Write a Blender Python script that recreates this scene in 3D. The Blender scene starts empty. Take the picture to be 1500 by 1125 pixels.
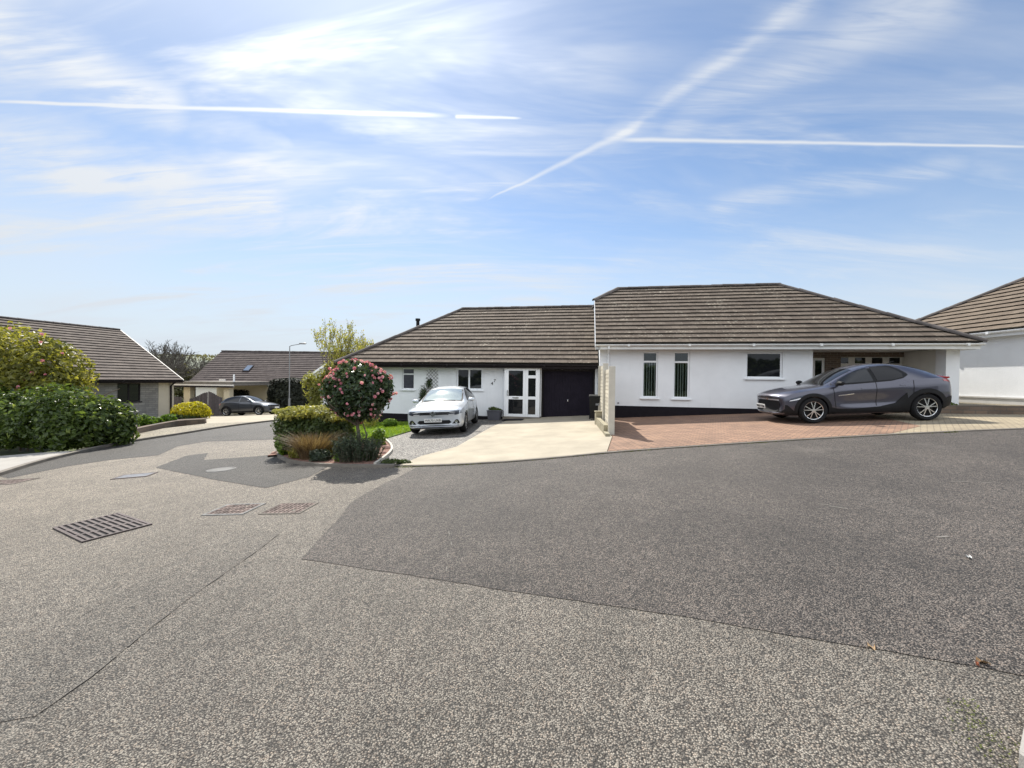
import bpy, bmesh, math, random
from mathutils import Vector, Matrix, noise
from mathutils.bvhtree import BVHTree
R = math.radians
rnd = random.Random(7)
sc = bpy.context.scene
COL = sc.collection

# ------------------------------------------------------------------ camera
F = 600.0
PIT, ROL = 0.0099, 0.0127
CAM = Vector((0, 0, 1.6))
_r0 = Vector((1, 0, 0)); FW = Vector((0, math.cos(PIT), -math.sin(PIT))); _u0 = Vector((0, math.sin(PIT), math.cos(PIT)))
RT = math.cos(ROL) * _r0 + math.sin(ROL) * _u0
UP = -math.sin(ROL) * _r0 + math.cos(ROL) * _u0
def ray(px, py):
    return (FW + RT * ((px - 750) / F) - UP * ((py - 562.5) / F))
def at(px, py, Y):
    d = ray(px, py); return CAM + d * (Y / d.y)
cd = bpy.data.cameras.new('camera'); cam = bpy.data.objects.new('camera', cd); COL.objects.link(cam)
cd.sensor_width = 36; cd.lens = F / 1500 * 36; cd.clip_start = 0.05; cd.clip_end = 6000
cam.matrix_world = Matrix(((RT.x, UP.x, -FW.x, CAM.x), (RT.y, UP.y, -FW.y, CAM.y), (RT.z, UP.z, -FW.z, CAM.z), (0, 0, 0, 1)))
sc.camera = cam

# ------------------------------------------------------------------ terrain
GT = [(-300, -9), (-60, -3.0), (-30, -1.45), (-13, -.66), (-4.4, -.22), (0, 0), (3.2, .21), (5.7, .37), (8.1, .52), (10.7, .68), (13, .75), (17, .78), (60, .9), (400, 2)]
def _pl(x):
    if x <= GT[0][0]: return GT[0][1]
    for (a, za), (b, zb) in zip(GT, GT[1:]):
        if x <= b: return za + (zb - za) * (x - a) / (b - a)
    return GT[-1][1]
def g(x, y):
    z = sum(_pl(x + o) for o in (-1.2, -.6, 0, .6, 1.2)) / 5
    t = (y - 22) / 3
    sp = (math.log1p(math.exp(t)) if t < 30 else t) * 3
    return z - min(.045 * sp, 5.0 + .002 * sp)
def gp(px, py, h=0.0):
    d = ray(px, py); lo, hi = 0.3, 120.0
    k = lo
    while k < hi:
        p = CAM + d * k
        if p.z < g(p.x, p.y) + h: break
        k += .1
    a, b = k - .1, k
    for _ in range(30):
        m = (a + b) / 2; p = CAM + d * m
        if p.z < g(p.x, p.y) + h: b = m
        else: a = m
    return (p.x, p.y)

# ------------------------------------------------------------------ mesh helpers
class MB:
    def __init__(s): s.v = []; s.f = []; s.t = []; s.m = []
    def add(s, vs, fs, tint=.5, mi=0):
        o = len(s.v); s.v += [tuple(v) for v in vs]
        for f in fs: s.f.append([o + i for i in f]); s.t.append(tint); s.m.append(mi)
    def box(s, x0, x1, y0, y1, z0, z1, tint=.5, mi=0):
        s.add([(x0, y0, z0), (x1, y0, z0), (x1, y1, z0), (x0, y1, z0), (x0, y0, z1), (x1, y0, z1), (x1, y1, z1), (x0, y1, z1)],
              [(0, 3, 2, 1), (4, 5, 6, 7), (0, 1, 5, 4), (1, 2, 6, 5), (2, 3, 7, 6), (3, 0, 4, 7)], tint, mi)
    def bar(s, a, b, w, h, tint=.5, mi=0, up=(0, 0, 1)):
        a = Vector(a); b = Vector(b); d = (b - a).normalized(); n = d.cross(Vector(up))
        if n.length < 1e-4: n = Vector((1, 0, 0))
        n.normalize(); q = n.cross(d); n = n * w / 2; q = q * h / 2
        vs = [a - n - q, a + n - q, a + n + q, a - n + q, b - n - q, b + n - q, b + n + q, b - n + q]
        s.add(vs, [(0, 1, 2, 3), (7, 6, 5, 4), (0, 4, 5, 1), (1, 5, 6, 2), (2, 6, 7, 3), (3, 7, 4, 0)], tint, mi)
    def tube(s, pts, rad, n=6, cap=True, tint=.5, mi=0):
        pts = [Vector(p) for p in pts]
        if not isinstance(rad, (list, tuple)): rad = [rad] * len(pts)
        vs = []; fs = []; ref = Vector((.31, .2, .93))
        for i, p in enumerate(pts):
            d = (pts[min(i + 1, len(pts) - 1)] - pts[max(i - 1, 0)]).normalized()
            a = d.cross(ref)
            if a.length < .05: a = d.cross(Vector((1, 0, 0)))
            a.normalize(); b = d.cross(a)
            for k in range(n):
                w = 2 * math.pi * k / n; vs.append(p + (a * math.cos(w) + b * math.sin(w)) * rad[i])
        for i in range(len(pts) - 1):
            for k in range(n):
                k2 = (k + 1) % n; fs.append((i * n + k, i * n + k2, (i + 1) * n + k2, (i + 1) * n + k))
        if cap: fs.append(tuple(range(n))[::-1]); fs.append(tuple((len(pts) - 1) * n + k for k in range(n)))
        s.add(vs, fs, tint, mi)
    def lathe(s, prof, n=20, c=(0, 0, 0), axis='z', tint=.5, mi=0, closed=False, cap=True):
        vs = []; fs = []
        for (r, h) in prof:
            for k in range(n):
                w = 2 * math.pi * k / n; p = (r * math.cos(w), r * math.sin(w), h)
                if axis == 'y': p = (p[0], p[2], p[1])
                vs.append((c[0] + p[0], c[1] + p[1], c[2] + p[2]))
        m = len(prof)
        for i in range(m if closed else m - 1):
            for k in range(n):
                k2 = (k + 1) % n; j = (i + 1) % m; fs.append((i * n + k, i * n + k2, j * n + k2, j * n + k))
        if not closed and cap:
            if prof[0][0] > 1e-4: fs.append(tuple(range(n))[::-1])
            if prof[-1][0] > 1e-4: fs.append(tuple((m - 1) * n + k for k in range(n)))
        s.add(vs, fs, tint, mi)
    def prism(s, poly, a0, a1, axis='u', tint=.5, mi=0):
        # poly in the two other axes, extruded along the axis ('u'=x, 'v'=y, 'z')
        def P(q, a): return {'u': (a, q[0], q[1]), 'v': (q[0], a, q[1]), 'z': (q[0], q[1], a)}[axis]
        n = len(poly); vs = [P(q, a0) for q in poly] + [P(q, a1) for q in poly]
        fs = [tuple(range(n)), tuple(range(n, 2 * n))[::-1]] + [(i, i + n, (i + 1) % n + n, (i + 1) % n) for i in range(n)]
        s.add(vs, fs, tint, mi)
    def build(s, name, mats, parent=None, smooth=False, bevel=0, fix=True, sharp=35):
        me = bpy.data.meshes.new(name); me.from_pydata(s.v, [], s.f)
        mats = mats if isinstance(mats, (list, tuple)) else [mats]
        for m in mats: me.materials.append(m)
        if len(mats) > 1: me.polygons.foreach_set('material_index', s.m)
        a = me.attributes.new('tint', 'FLOAT', 'FACE'); a.data.foreach_set('value', s.t)
        if fix:
            b = bmesh.new(); b.from_mesh(me); bmesh.ops.recalc_face_normals(b, faces=b.faces); b.to_mesh(me); b.free()
        if smooth:
            me.polygons.foreach_set('use_smooth', [True] * len(me.polygons))
            me.set_sharp_from_angle(angle=R(sharp))
        o = bpy.data.objects.new(name, me); COL.objects.link(o)
        if parent: o.parent = parent
        if bevel:
            md = o.modifiers.new('bevel', 'BEVEL'); md.width = bevel; md.segments = 2; md.limit_method = 'ANGLE'
        return o
def tag(o, label, cat, group=None):
    o['label'] = label; o['category'] = cat
    if group: o['group'] = group
    return o
def thing(name, label, cat, loc=(0, 0, 0), rz=0, group=None):
    o = bpy.data.objects.new(name, None); COL.objects.link(o); o.location = loc; o.rotation_euler = (0, 0, rz)
    o.empty_display_size = .2
    return tag(o, label, cat, group)
def copy_tree(o, parent=None):
    c = o.copy(); COL.objects.link(c); c.parent = parent
    for ch in list(o.children): copy_tree(ch, c)
    return c

# ------------------------------------------------------------------ materials
def newmat(name):
    m = bpy.data.materials.new(name); m.use_nodes = True; nt = m.node_tree
    return m, nt, nt.nodes['Principled BSDF'], nt.nodes['Material Output']
def N(nt, typ, **kw):
    n = nt.nodes.new(typ)
    for k, v in kw.items():
        if k.startswith('i_'):
            key = k[2:]; n.inputs[int(key) if key.isdigit() else key.replace('_', ' ')].default_value = v
        else: setattr(n, k, v)
    return n
def rgb(c): return (c[0], c[1], c[2], 1)
def mul(c, k): return (c[0] * k, c[1] * k, c[2] * k)
def mixc(nt, fac, a, b, blend='MIX'):
    n = N(nt, 'ShaderNodeMix', data_type='RGBA', blend_type=blend)
    for i, x in ((0, fac), (6, a), (7, b)):
        if isinstance(x, bpy.types.NodeSocket): nt.links.new(x, n.inputs[i])
        else: n.inputs[i].default_value = x if i == 0 else rgb(x)
    return n.outputs[2]
def ramp(nt, src, a, b, lo=0., hi=1.):
    n = N(nt, 'ShaderNodeMapRange', i_1=a, i_2=b, i_3=lo, i_4=hi); nt.links.new(src, n.inputs[0]); return n.outputs[0]
def wpos(nt): return nt.nodes.new('ShaderNodeNewGeometry').outputs['Position']
def opos(nt): return nt.nodes.new('ShaderNodeTexCoord').outputs['Object']
def noi(nt, vec, scale, detail=4, rough=.6):
    n = N(nt, 'ShaderNodeTexNoise', i_Scale=scale, i_Detail=detail, i_Roughness=rough); nt.links.new(vec, n.inputs['Vector']); return n.outputs['Fac']
def bump(nt, h, bsdf, strength=.3, dist=.01, prev=None):
    n = N(nt, 'ShaderNodeBump', i_Strength=strength, i_Distance=dist); nt.links.new(h, n.inputs['Height'])
    if prev: nt.links.new(prev, n.inputs['Normal'])
    if bsdf: nt.links.new(n.outputs[0], bsdf.inputs['Normal'])
    return n.outputs[0]
def plain(name, col, rough=.6, var=.15, scale=6, bstr=0, bscale=60, metal=0, spec=.5, coat=0, tint=0):
    m, nt, b, o = newmat(name)
    p = opos(nt); f = noi(nt, p, scale, 5)
    c = mixc(nt, ramp(nt, f, .3, .7), mul(col, 1 - var), mul(col, 1 + var))
    if tint:
        at_ = N(nt, 'ShaderNodeAttribute', attribute_name='tint')
        c = mixc(nt, 1.0, c, mixc(nt, at_.outputs['Fac'], (1 - tint,) * 3, (1 + tint,) * 3), 'MULTIPLY')
    nt.links.new(c, b.inputs['Base Color'])
    b.inputs['Roughness'].default_value = rough; b.inputs['Metallic'].default_value = metal
    b.inputs['Specular IOR Level'].default_value = spec; b.inputs['Coat Weight'].default_value = coat
    b.inputs['Coat Roughness'].default_value = .04
    if bstr: bump(nt, noi(nt, p, bscale, 3), b, bstr, .01)
    return m
def asphalt(name, dark, light, stone=75., contrast=1., big=.18, seedoff=0., stain=None, painted_sheen=None):
    m, nt, b, o = newmat(name)
    p = wpos(nt)
    w = N(nt, 'ShaderNodeVectorMath', operation='ADD'); w.inputs[1].default_value = (seedoff, seedoff * 2, 0); nt.links.new(p, w.inputs[0]); p = w.outputs[0]
    v1 = N(nt, 'ShaderNodeTexVoronoi', i_Scale=stone); nt.links.new(p, v1.inputs['Vector'])
    sep = N(nt, 'ShaderNodeSeparateColor'); nt.links.new(v1.outputs['Color'], sep.inputs[0])
    v2 = N(nt, 'ShaderNodeTexVoronoi', i_Scale=stone * .42); nt.links.new(p, v2.inputs['Vector'])
    sep2 = N(nt, 'ShaderNodeSeparateColor'); nt.links.new(v2.outputs['Color'], sep2.inputs[0])
    add = N(nt, 'ShaderNodeMath', operation='MULTIPLY_ADD', i_1=.74); nt.links.new(sep.outputs[0], add.inputs[0])
    k = N(nt, 'ShaderNodeMath', operation='MULTIPLY', i_1=.26); nt.links.new(sep2.outputs[1], k.inputs[0]); nt.links.new(k.outputs[0], add.inputs[2])
    # coarser clusters of stones keep the grain visible farther off
    v3 = N(nt, 'ShaderNodeTexVoronoi', i_Scale=stone * .2); nt.links.new(p, v3.inputs['Vector']); sep3 = N(nt, 'ShaderNodeSeparateColor'); nt.links.new(v3.outputs['Color'], sep3.inputs[0])
    cl_ = N(nt, 'ShaderNodeMath', operation='MULTIPLY_ADD', i_1=.10, i_2=-.05); nt.links.new(sep3.outputs[0], cl_.inputs[0])
    n0 = noi(nt, p, 11, 3, .7); cl2 = N(nt, 'ShaderNodeMath', operation='MULTIPLY_ADD', i_1=.36, i_2=-.18); nt.links.new(n0, cl2.inputs[0])
    s1 = N(nt, 'ShaderNodeMath', operation='ADD'); nt.links.new(cl_.outputs[0], s1.inputs[0]); nt.links.new(cl2.outputs[0], s1.inputs[1])
    s2 = N(nt, 'ShaderNodeMath', operation='ADD'); nt.links.new(add.outputs[0], s2.inputs[0]); nt.links.new(s1.outputs[0], s2.inputs[1])
    st = ramp(nt, s2.outputs[0], .5 - .42 / contrast, .5 + .42 / contrast)
    c = mixc(nt, st, dark, light)
    # gaps between the stones
    gap = ramp(nt, v1.outputs['Distance'], .32, .68)
    c = mixc(nt, gap, c, mul(dark, .55))
    # warm and cool stones
    hue = ramp(nt, sep.outputs[2], .55, 1.0, 0, .5)
    c = mixc(nt, hue, c, mixc(nt, 1.0, c, (1.12, .93, .82), 'MULTIPLY'))
    n1 = noi(nt, p, .55, 5, .62); n2 = noi(nt, p, 2.7, 4, .6)
    c = mixc(nt, 1.0, c, mixc(nt, ramp(nt, n1, .3, .7), (1 - big,) * 3, (1 + big, 1 + big * .98, 1 + big * .93)), 'MULTIPLY')
    c = mixc(nt, 1.0, c, mixc(nt, ramp(nt, n2, .3, .7), (.9, .9, .9), (1.1, 1.1, 1.1)), 'MULTIPLY')
    if stain:
        s = noi(nt, p, .9, 6, .7)
        c = mixc(nt, ramp(nt, s, .58, .75, 0, .5), c, stain)
    if painted_sheen:   # grazing backlit sheen painted into the colour of the junction
        dn = N(nt, 'ShaderNodeVectorMath', operation='DISTANCE'); nt.links.new(wpos(nt), dn.inputs[0]); dn.inputs[1].default_value = (painted_sheen[0], painted_sheen[1], 0)
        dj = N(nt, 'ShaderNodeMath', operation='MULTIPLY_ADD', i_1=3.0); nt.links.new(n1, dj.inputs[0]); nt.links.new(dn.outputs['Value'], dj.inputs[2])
        c = mixc(nt, ramp(nt, dj.outputs[0], painted_sheen[2] + 1.5, painted_sheen[3] + 1.5, 1, 0), c, mixc(nt, 1.0, c, painted_sheen[4], 'MULTIPLY'))
    nt.links.new(c, b.inputs['Base Color'])
    b.inputs['Roughness'].default_value = .68; b.inputs['Specular IOR Level'].default_value = .45
    inv = N(nt, 'ShaderNodeMath', operation='SUBTRACT', i_0=1.0); nt.links.new(v1.outputs['Distance'], inv.inputs[1])
    bump(nt, inv.outputs[0], b, .8, .012)
    return m
def bricks(name, c1, c2, mortar, bw=.2, bh=.1, rot=45, mort=.006, vertical=False, bstr=.5):
    m, nt, b, o = newmat(name)
    p = opos(nt)
    mp = N(nt, 'ShaderNodeMapping'); nt.links.new(p, mp.inputs[0])
    mp.inputs['Rotation'].default_value = (R(90) if vertical else 0, 0, R(rot))
    t = N(nt, 'ShaderNodeTexBrick', i_Color1=rgb(c1), i_Color2=rgb(c2), i_Mortar=rgb(mortar), i_Scale=1.0)
    t.inputs['Mortar Size'].default_value = mort; t.inputs['Brick Width'].default_value = bw; t.inputs['Row Height'].default_value = bh
    t.inputs['Bias'].default_value = 0
    nt.links.new(mp.outputs[0], t.inputs['Vector'])
    f = noi(nt, p, 1.3, 5); f2 = noi(nt, p, 40, 3)
    c = mixc(nt, 1.0, t.outputs[0], mixc(nt, ramp(nt, f, .3, .7), (.84, .84, .84), (1.14, 1.14, 1.14)), 'MULTIPLY')
    c = mixc(nt, 1.0, c, mixc(nt, ramp(nt, f2, .3, .7), (.88, .88, .88), (1.12, 1.12, 1.12)), 'MULTIPLY')
    nt.links.new(c, b.inputs['Base Color']); b.inputs['Roughness'].default_value = .85
    inv = N(nt, 'ShaderNodeMath', operation='SUBTRACT', i_0=1.0); nt.links.new(t.outputs['Fac'], inv.inputs[1])
    bump(nt, inv.outputs[0], b, bstr, .006)
    return m
def tiles_mat(name, c1, c2, lichen, amount=.62):
    m, nt, b, o = newmat(name)
    p = opos(nt); a = N(nt, 'ShaderNodeAttribute', attribute_name='tint')
    c = mixc(nt, a.outputs['Fac'], c1, c2)
    f = noi(nt, p, 2.0, 5, .65)
    c = mixc(nt, 1.0, c, mixc(nt, ramp(nt, f, .3, .7), (.82, .82, .83), (1.15, 1.14, 1.12)), 'MULTIPLY')
    f3 = noi(nt, p, 30, 4, .7)
    c = mixc(nt, 1.0, c, mixc(nt, ramp(nt, f3, .3, .7), (.8, .8, .8), (1.2, 1.2, 1.2)), 'MULTIPLY')
    f2 = noi(nt, p, 11, 3, .6); f4 = noi(nt, p, .8, 3, .5)
    sm = N(nt, 'ShaderNodeMath', operation='MULTIPLY_ADD', i_1=.35); nt.links.new(f4, sm.inputs[0]); nt.links.new(f2, sm.inputs[2])
    c = mixc(nt, ramp(nt, sm.outputs[0], amount + .18, amount + .26, 0, .85), c, lichen)
    c = mixc(nt, ramp(nt, a.outputs['Fac'], -.9, -.1), (.028, .025, .02), c)   # shadow lines between courses, painted dark on the tile front edges
    nt.links.new(c, b.inputs['Base Color']); b.inputs['Roughness'].default_value = .9; b.inputs['Specular IOR Level'].default_value = .25
    bump(nt, f3, b, .35, .01)
    return m
def leafmat(name, ca, cb, trans=.45, rough=.45, cc=None):
    m, nt, b, o = newmat(name)
    a = N(nt, 'ShaderNodeAttribute', attribute_name='tint')
    c = mixc(nt, ramp(nt, a.outputs['Fac'], 0, .7), ca, cb)
    if cc: c = mixc(nt, ramp(nt, a.outputs['Fac'], .72, 1.0), c, cc)
    nt.links.new(c, b.inputs['Base Color']); b.inputs['Roughness'].default_value = rough; b.inputs['Specular IOR Level'].default_value = .4
    t = N(nt, 'ShaderNodeBsdfTranslucent')
    tc = mixc(nt, 1.0, c, (1.5, 1.45, .75), 'MULTIPLY'); nt.links.new(tc, t.inputs[0])
    mx = N(nt, 'ShaderNodeMixShader', i_0=trans); nt.links.new(b.outputs[0], mx.inputs[1]); nt.links.new(t.outputs[0], mx.inputs[2])
    nt.links.new(mx.outputs[0], o.inputs[0])
    return m
def render_mat(name, col, bstr=.6, dirt=.11):
    m, nt, b, o = newmat(name)
    p = opos(nt); f = noi(nt, p, .9, 5, .65); f2 = noi(nt, p, 90, 2, .5)
    mp = N(nt, 'ShaderNodeMapping'); nt.links.new(p, mp.inputs[0]); mp.inputs['Scale'].default_value = (6, 6, .5)
    f3 = noi(nt, mp.outputs[0], 1.0, 4, .6)
    c = mixc(nt, ramp(nt, f, .35, .75), col, mul(col, 1 - dirt))
    c = mixc(nt, ramp(nt, f3, .58, .8, 0, .5), c, mul(col, 1 - dirt * 1.6))
    nt.links.new(c, b.inputs['Base Color']); b.inputs['Roughness'].default_value = .85; b.inputs['Specular IOR Level'].default_value = .25
    bump(nt, f2, b, bstr, .012)
    return m
def clear_glass(name):
    m, nt, b, o = newmat(name)
    tr = N(nt, 'ShaderNodeBsdfTransparent', i_0=(.75, .8, .8, 1)); gl = N(nt, 'ShaderNodeBsdfGlossy', i_1=.02)
    fr = N(nt, 'ShaderNodeFresnel', i_0=1.6)
    mx = N(nt, 'ShaderNodeMixShader'); nt.links.new(fr.outputs[0], mx.inputs[0]); nt.links.new(tr.outputs[0], mx.inputs[1]); nt.links.new(gl.outputs[0], mx.inputs[2])
    nt.links.new(mx.outputs[0], o.inputs[0]); return m

M = {}
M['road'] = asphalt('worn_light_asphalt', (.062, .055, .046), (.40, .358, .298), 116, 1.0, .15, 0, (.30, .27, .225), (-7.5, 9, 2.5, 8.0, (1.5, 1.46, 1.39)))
M['patch'] = asphalt('dark_asphalt', (.022, .019, .0165), (.245, .21, .18), 112, 1.22, .3, 3.1, (.16, .14, .122))
M['patch_grey'] = asphalt('grey_asphalt', (.020, .0185, .0165), (.18, .163, .143), 116, 1.1, .2, 8.7)
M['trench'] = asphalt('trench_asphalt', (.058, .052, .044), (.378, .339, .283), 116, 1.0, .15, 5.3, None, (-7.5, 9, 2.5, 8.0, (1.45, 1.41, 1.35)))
M['crack'] = plain('crack_tar', (.11, .10, .088), .9, .3, 30)
M['concrete'] = plain('drive_concrete', (.36, .315, .24), .9, .17, 1.1, .4, 90)
M['kerb'] = plain('kerb_concrete', (.17, .15, .125), .9, .2, 4, .3, 80)
M['pave'] = plain('pavement', (.33, .31, .28), .9, .1, 2, .3, 90)
M['brick_red'] = bricks('red_block_paving', (.305, .180, .112), (.205, .118, .078), (.10, .07, .052), .21, .105, 45, .010)
M['brick_tan'] = bricks('tan_block_paving', (.36, .30, .2), (.28, .23, .155), (.15, .12, .085), .21, .105, 45, .010)
M['wallbrick'] = bricks('brown_brick', (.17, .12, .09), (.12, .085, .068), (.22, .2, .17), .225, .075, 0, .01, True)
M['stone'] = bricks('stone_cladding', (.30, .285, .25), (.21, .2, .18), (.17, .16, .15), .42, .14, 0, .012, True)
M['lowstone'] = bricks('low_brown_stone', (.17, .12, .085), (.11, .08, .06), (.1, .085, .07), .32, .11, 0, .012, True)
M['white'] = render_mat('white_render', (.80, .81, .82))
M['warmwhite'] = render_mat('cream_white_render', (.80, .78, .72), .3)
M['cream'] = render_mat('cream_render', (.66, .58, .42), .3)
M['plinth'] = plain('black_plinth', (.014, .012, .015), .85, .2, 5, .3, 70, spec=.12)
M['plinth_grey'] = plain('grey_plinth', (.50, .49, .47), .85, .08, 3, .3, 70)
M['upvc'] = plain('white_upvc', (.80, .81, .82), .3, .02, 3)
M['upvc_dull'] = plain('weathered_white_upvc', (.72, .72, .70), .45, .06, 5)
M['dark_trim'] = plain('dark_brown_trim', (.020, .016, .017), .65, .2, 8, spec=.15)
M['bargewhite'] = plain('pale_bargeboard', (.72, .68, .62), .6, .08, 6)
M['garage'] = plain('dark_garage_paint', (.016, .013, .021), .7, .15, 4, spec=.12)
M['garage_white'] = plain('white_garage_panel', (.72, .71, .68), .5, .05, 4)
M['tile'] = tiles_mat('brown_roof_tile', (.102, .079, .061), (.146, .117, .092), (.36, .32, .25), .62)
M['tile_tan'] = tiles_mat('tan_roof_tile', (.132, .102, .077), (.168, .134, .102), (.36, .31, .23), .68)
M['tile_pink'] = tiles_mat('pink_brown_roof_tile', (.108, .088, .077), (.15, .125, .108), (.27, .22, .18), .74)
M['tile_far'] = tiles_mat('plum_roof_tile', (.085, .068, .064), (.12, .098, .091), (.2, .17, .15), .76)
M['ridge'] = plain('ridge_tile', (.085, .072, .066), .9, .25, 5, .4, 40, tint=.3)
M['glass'] = plain('dark_glass', (.010, .011, .013), .03, .05, 2, spec=.45)
M['privacy'] = plain('privacy_glass', (.006, .006, .008), .04, .05, 2, spec=.3)
M['carglass'] = plain('car_glass', (.016, .018, .022), .04, .05, 2, spec=.35)
M['clear'] = clear_glass('clear_glass')
M['blind'] = plain('pale_blind', (.62, .63, .58), .8, .05, 5)
M['room'] = plain('dark_room', (.03, .032, .03), .9, .3, 2)
M['frost'] = plain('net_curtain_glass', (.05, .05, .065), .12, .2, 9)
M['black'] = plain('black_plastic', (.011, .011, .012), .6, .2, 10, spec=.2)
M['rubber'] = plain('tyre_rubber', (.013, .013, .014), .85, .15, 20, spec=.2)
M['alloy'] = plain('alloy', (.62, .62, .62), .25, .05, 5, metal=.85)
M['darkalloy'] = plain('dark_alloy', (.02, .02, .022), .35, .1, 5, metal=.3)
M['chrome'] = plain('chrome', (.75, .76, .78), .15, .02, 5, metal=1)
M['screen'] = plain('reflecting_windscreen', (.52, .57, .54), .04, .06, 2, metal=.85)
M['lamp'] = plain('headlight_lens', (.03, .038, .055), .12, .4, 14, spec=.5)
M['lampwhite'] = plain('lamp_white', (.75, .78, .82), .15, .05, 9, coat=1)
M['taillight'] = plain('tail_light', (.28, .02, .025), .12, .1, 9, coat=1)
M['plate'] = plain('number_plate', (.75, .75, .73), .4, .03, 9)
M['plate_text'] = plain('plate_text', (.012, .012, .014), .5, .05, 9)
def paint(name, col, metal=.55, rough=.32, flake=.15):
    m, nt, b, o = newmat(name); p = opos(nt)
    f = noi(nt, p, 350, 2); c = mixc(nt, ramp(nt, f, .3, .7), mul(col, 1 - flake), mul(col, 1 + flake))
    nt.links.new(c, b.inputs['Base Color']); b.inputs['Metallic'].default_value = metal; b.inputs['Roughness'].default_value = rough
    b.inputs['Coat Weight'].default_value = 1; b.inputs['Coat Roughness'].default_value = .03
    f2 = noi(nt, p, 2.5, 3); nt.links.new(ramp(nt, f2, .3, .7, rough * .85, rough * 1.2), b.inputs['Roughness'])
    return m
M['paint_grey'] = paint('slate_grey_paint', (.058, .057, .080), .55)
M['paint_silver'] = paint('silver_white_paint', (.50, .53, .565), .25, .34, .06)
M['paint_dark'] = paint('dark_grey_paint', (.042, .046, .056))
M['soil'] = plain('soil', (.075, .055, .04), .95, .35, 9, .8, 40)
M['mulch'] = plain('red_stone_mulch', (.22, .12, .09), .95, .4, 25, .9, 40)
M['gravel'] = asphalt('grey_gravel', (.05, .046, .04), (.40, .375, .335), 34, 1.1, .1, 2.2)
M['verge'] = asphalt('dry_gravel_verge', (.16, .135, .085), (.40, .35, .25), 26, 1.1, .25, 4.4)
M['lawn'] = plain('lawn_ground', (.10, .16, .022), .95, .3, 4, .6, 60)
M['field'] = plain('rough_grass', (.085, .10, .04), .95, .35, .3, .5, 10)
M['hillgreen'] = plain('hill_fields', (.15, .165, .12), .95, .3, .02)
M['iron'] = plain('cast_iron', (.095, .075, .07), .6, .4, 18, .4, 50, metal=.3)
M['pit'] = plain('gully_pit', (.01, .01, .01), .9, .2, 5)
M['steel'] = plain('worn_steel', (.20, .205, .22), .85, .25, 14, .3, 90, spec=.15)
M['redbrick_in'] = bricks('worn_red_brick', (.25, .13, .10), (.19, .10, .08), (.34, .31, .28), .12, .06, 20, .012)
M['galv'] = plain('galvanised_steel', (.24, .245, .25), .5, .1, 5, metal=.4)
M['fencewood'] = plain('fence_cream', (.54, .49, .39), .75, .12, 5, .3, 40, tint=.12)
M['fenceface'] = plain('fence_post', (.47, .44, .375), .8, .1, 4, .3, 60)
M['gatewood'] = plain('weathered_gate', (.085, .075, .082), .8, .2, 6, .4, 40, tint=.25)
M['blocks'] = plain('block_wall', (.30, .27, .19), .9, .3, 5, .5, 50)
M['bark'] = plain('bark', (.12, .095, .07), .9, .3, 14, .7, 40)
M['twig'] = plain('winter_twig', (.10, .085, .07), .9, .25, 3)
M['planter'] = plain('grey_planter', (.085, .085, .10), .6, .12, 8)
M['trellis'] = plain('trellis_wood', (.16, .14, .13), .8, .2, 10)
M['leaf_cam'] = leafmat('camellia_leaf', (.018, .034, .014), (.065, .098, .038), .3, .22, (.16, .19, .085))
M['leaf_laurel'] = leafmat('laurel_leaf', (.028, .050, .013), (.115, .165, .042), .46, .26, (.32, .38, .13))
M['leaf_olive'] = leafmat('rhododendron_leaf', (.065, .076, .018), (.30, .29, .065), .55, .38, (.56, .5, .16))
M['leaf_privet'] = leafmat('hedge_leaf', (.035, .058, .016), (.095, .13, .036), .38, .38, (.17, .21, .065))
M['leaf_gold'] = leafmat('golden_leaf', (.17, .18, .045), (.36, .34, .085), .42, .45, (.5, .46, .15))
M['leaf_yellow'] = leafmat('golden_shrub_leaf', (.24, .23, .012), (.50, .44, .018), .45, .45, (.6, .52, .05))
M['leaf_yew'] = leafmat('yew_leaf', (.010, .013, .008), (.022, .026, .014), .12, .6, (.05, .055, .025))
M['leaf_spring'] = leafmat('spring_leaf', (.17, .18, .045), (.32, .32, .09), .5, .5, (.40, .33, .20))
M['leaf_rosemary'] = leafmat('rosemary_leaf', (.028, .042, .026), (.065, .09, .055), .25, .5, (.12, .155, .10))
M['leaf_green'] = leafmat('garden_green_leaf', (.07, .13, .015), (.16, .26, .03), .45, .45, (.26, .36, .06))
M['grassblade'] = leafmat('grass_blade', (.09, .16, .012), (.19, .30, .025), .45, .5, (.30, .36, .05))
M['rust'] = leafmat('rust_grass_blade', (.10, .066, .038), (.21, .14, .075), .3, .6, (.32, .25, .15))
M['pink'] = leafmat('pink_petal', (.60, .20, .28), (.78, .39, .46), .3, .5, (.85, .60, .63))
M['scrub'] = leafmat('scrub_leaf', (.075, .075, .03), (.15, .14, .065), .3, .7, (.2, .18, .1))
M['deadleaf'] = plain('dead_leaf', (.42, .28, .15), .8, .3, 20)
M['moss'] = leafmat('moss', (.05, .06, .015), (.12, .14, .03), .2, .8)

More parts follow.
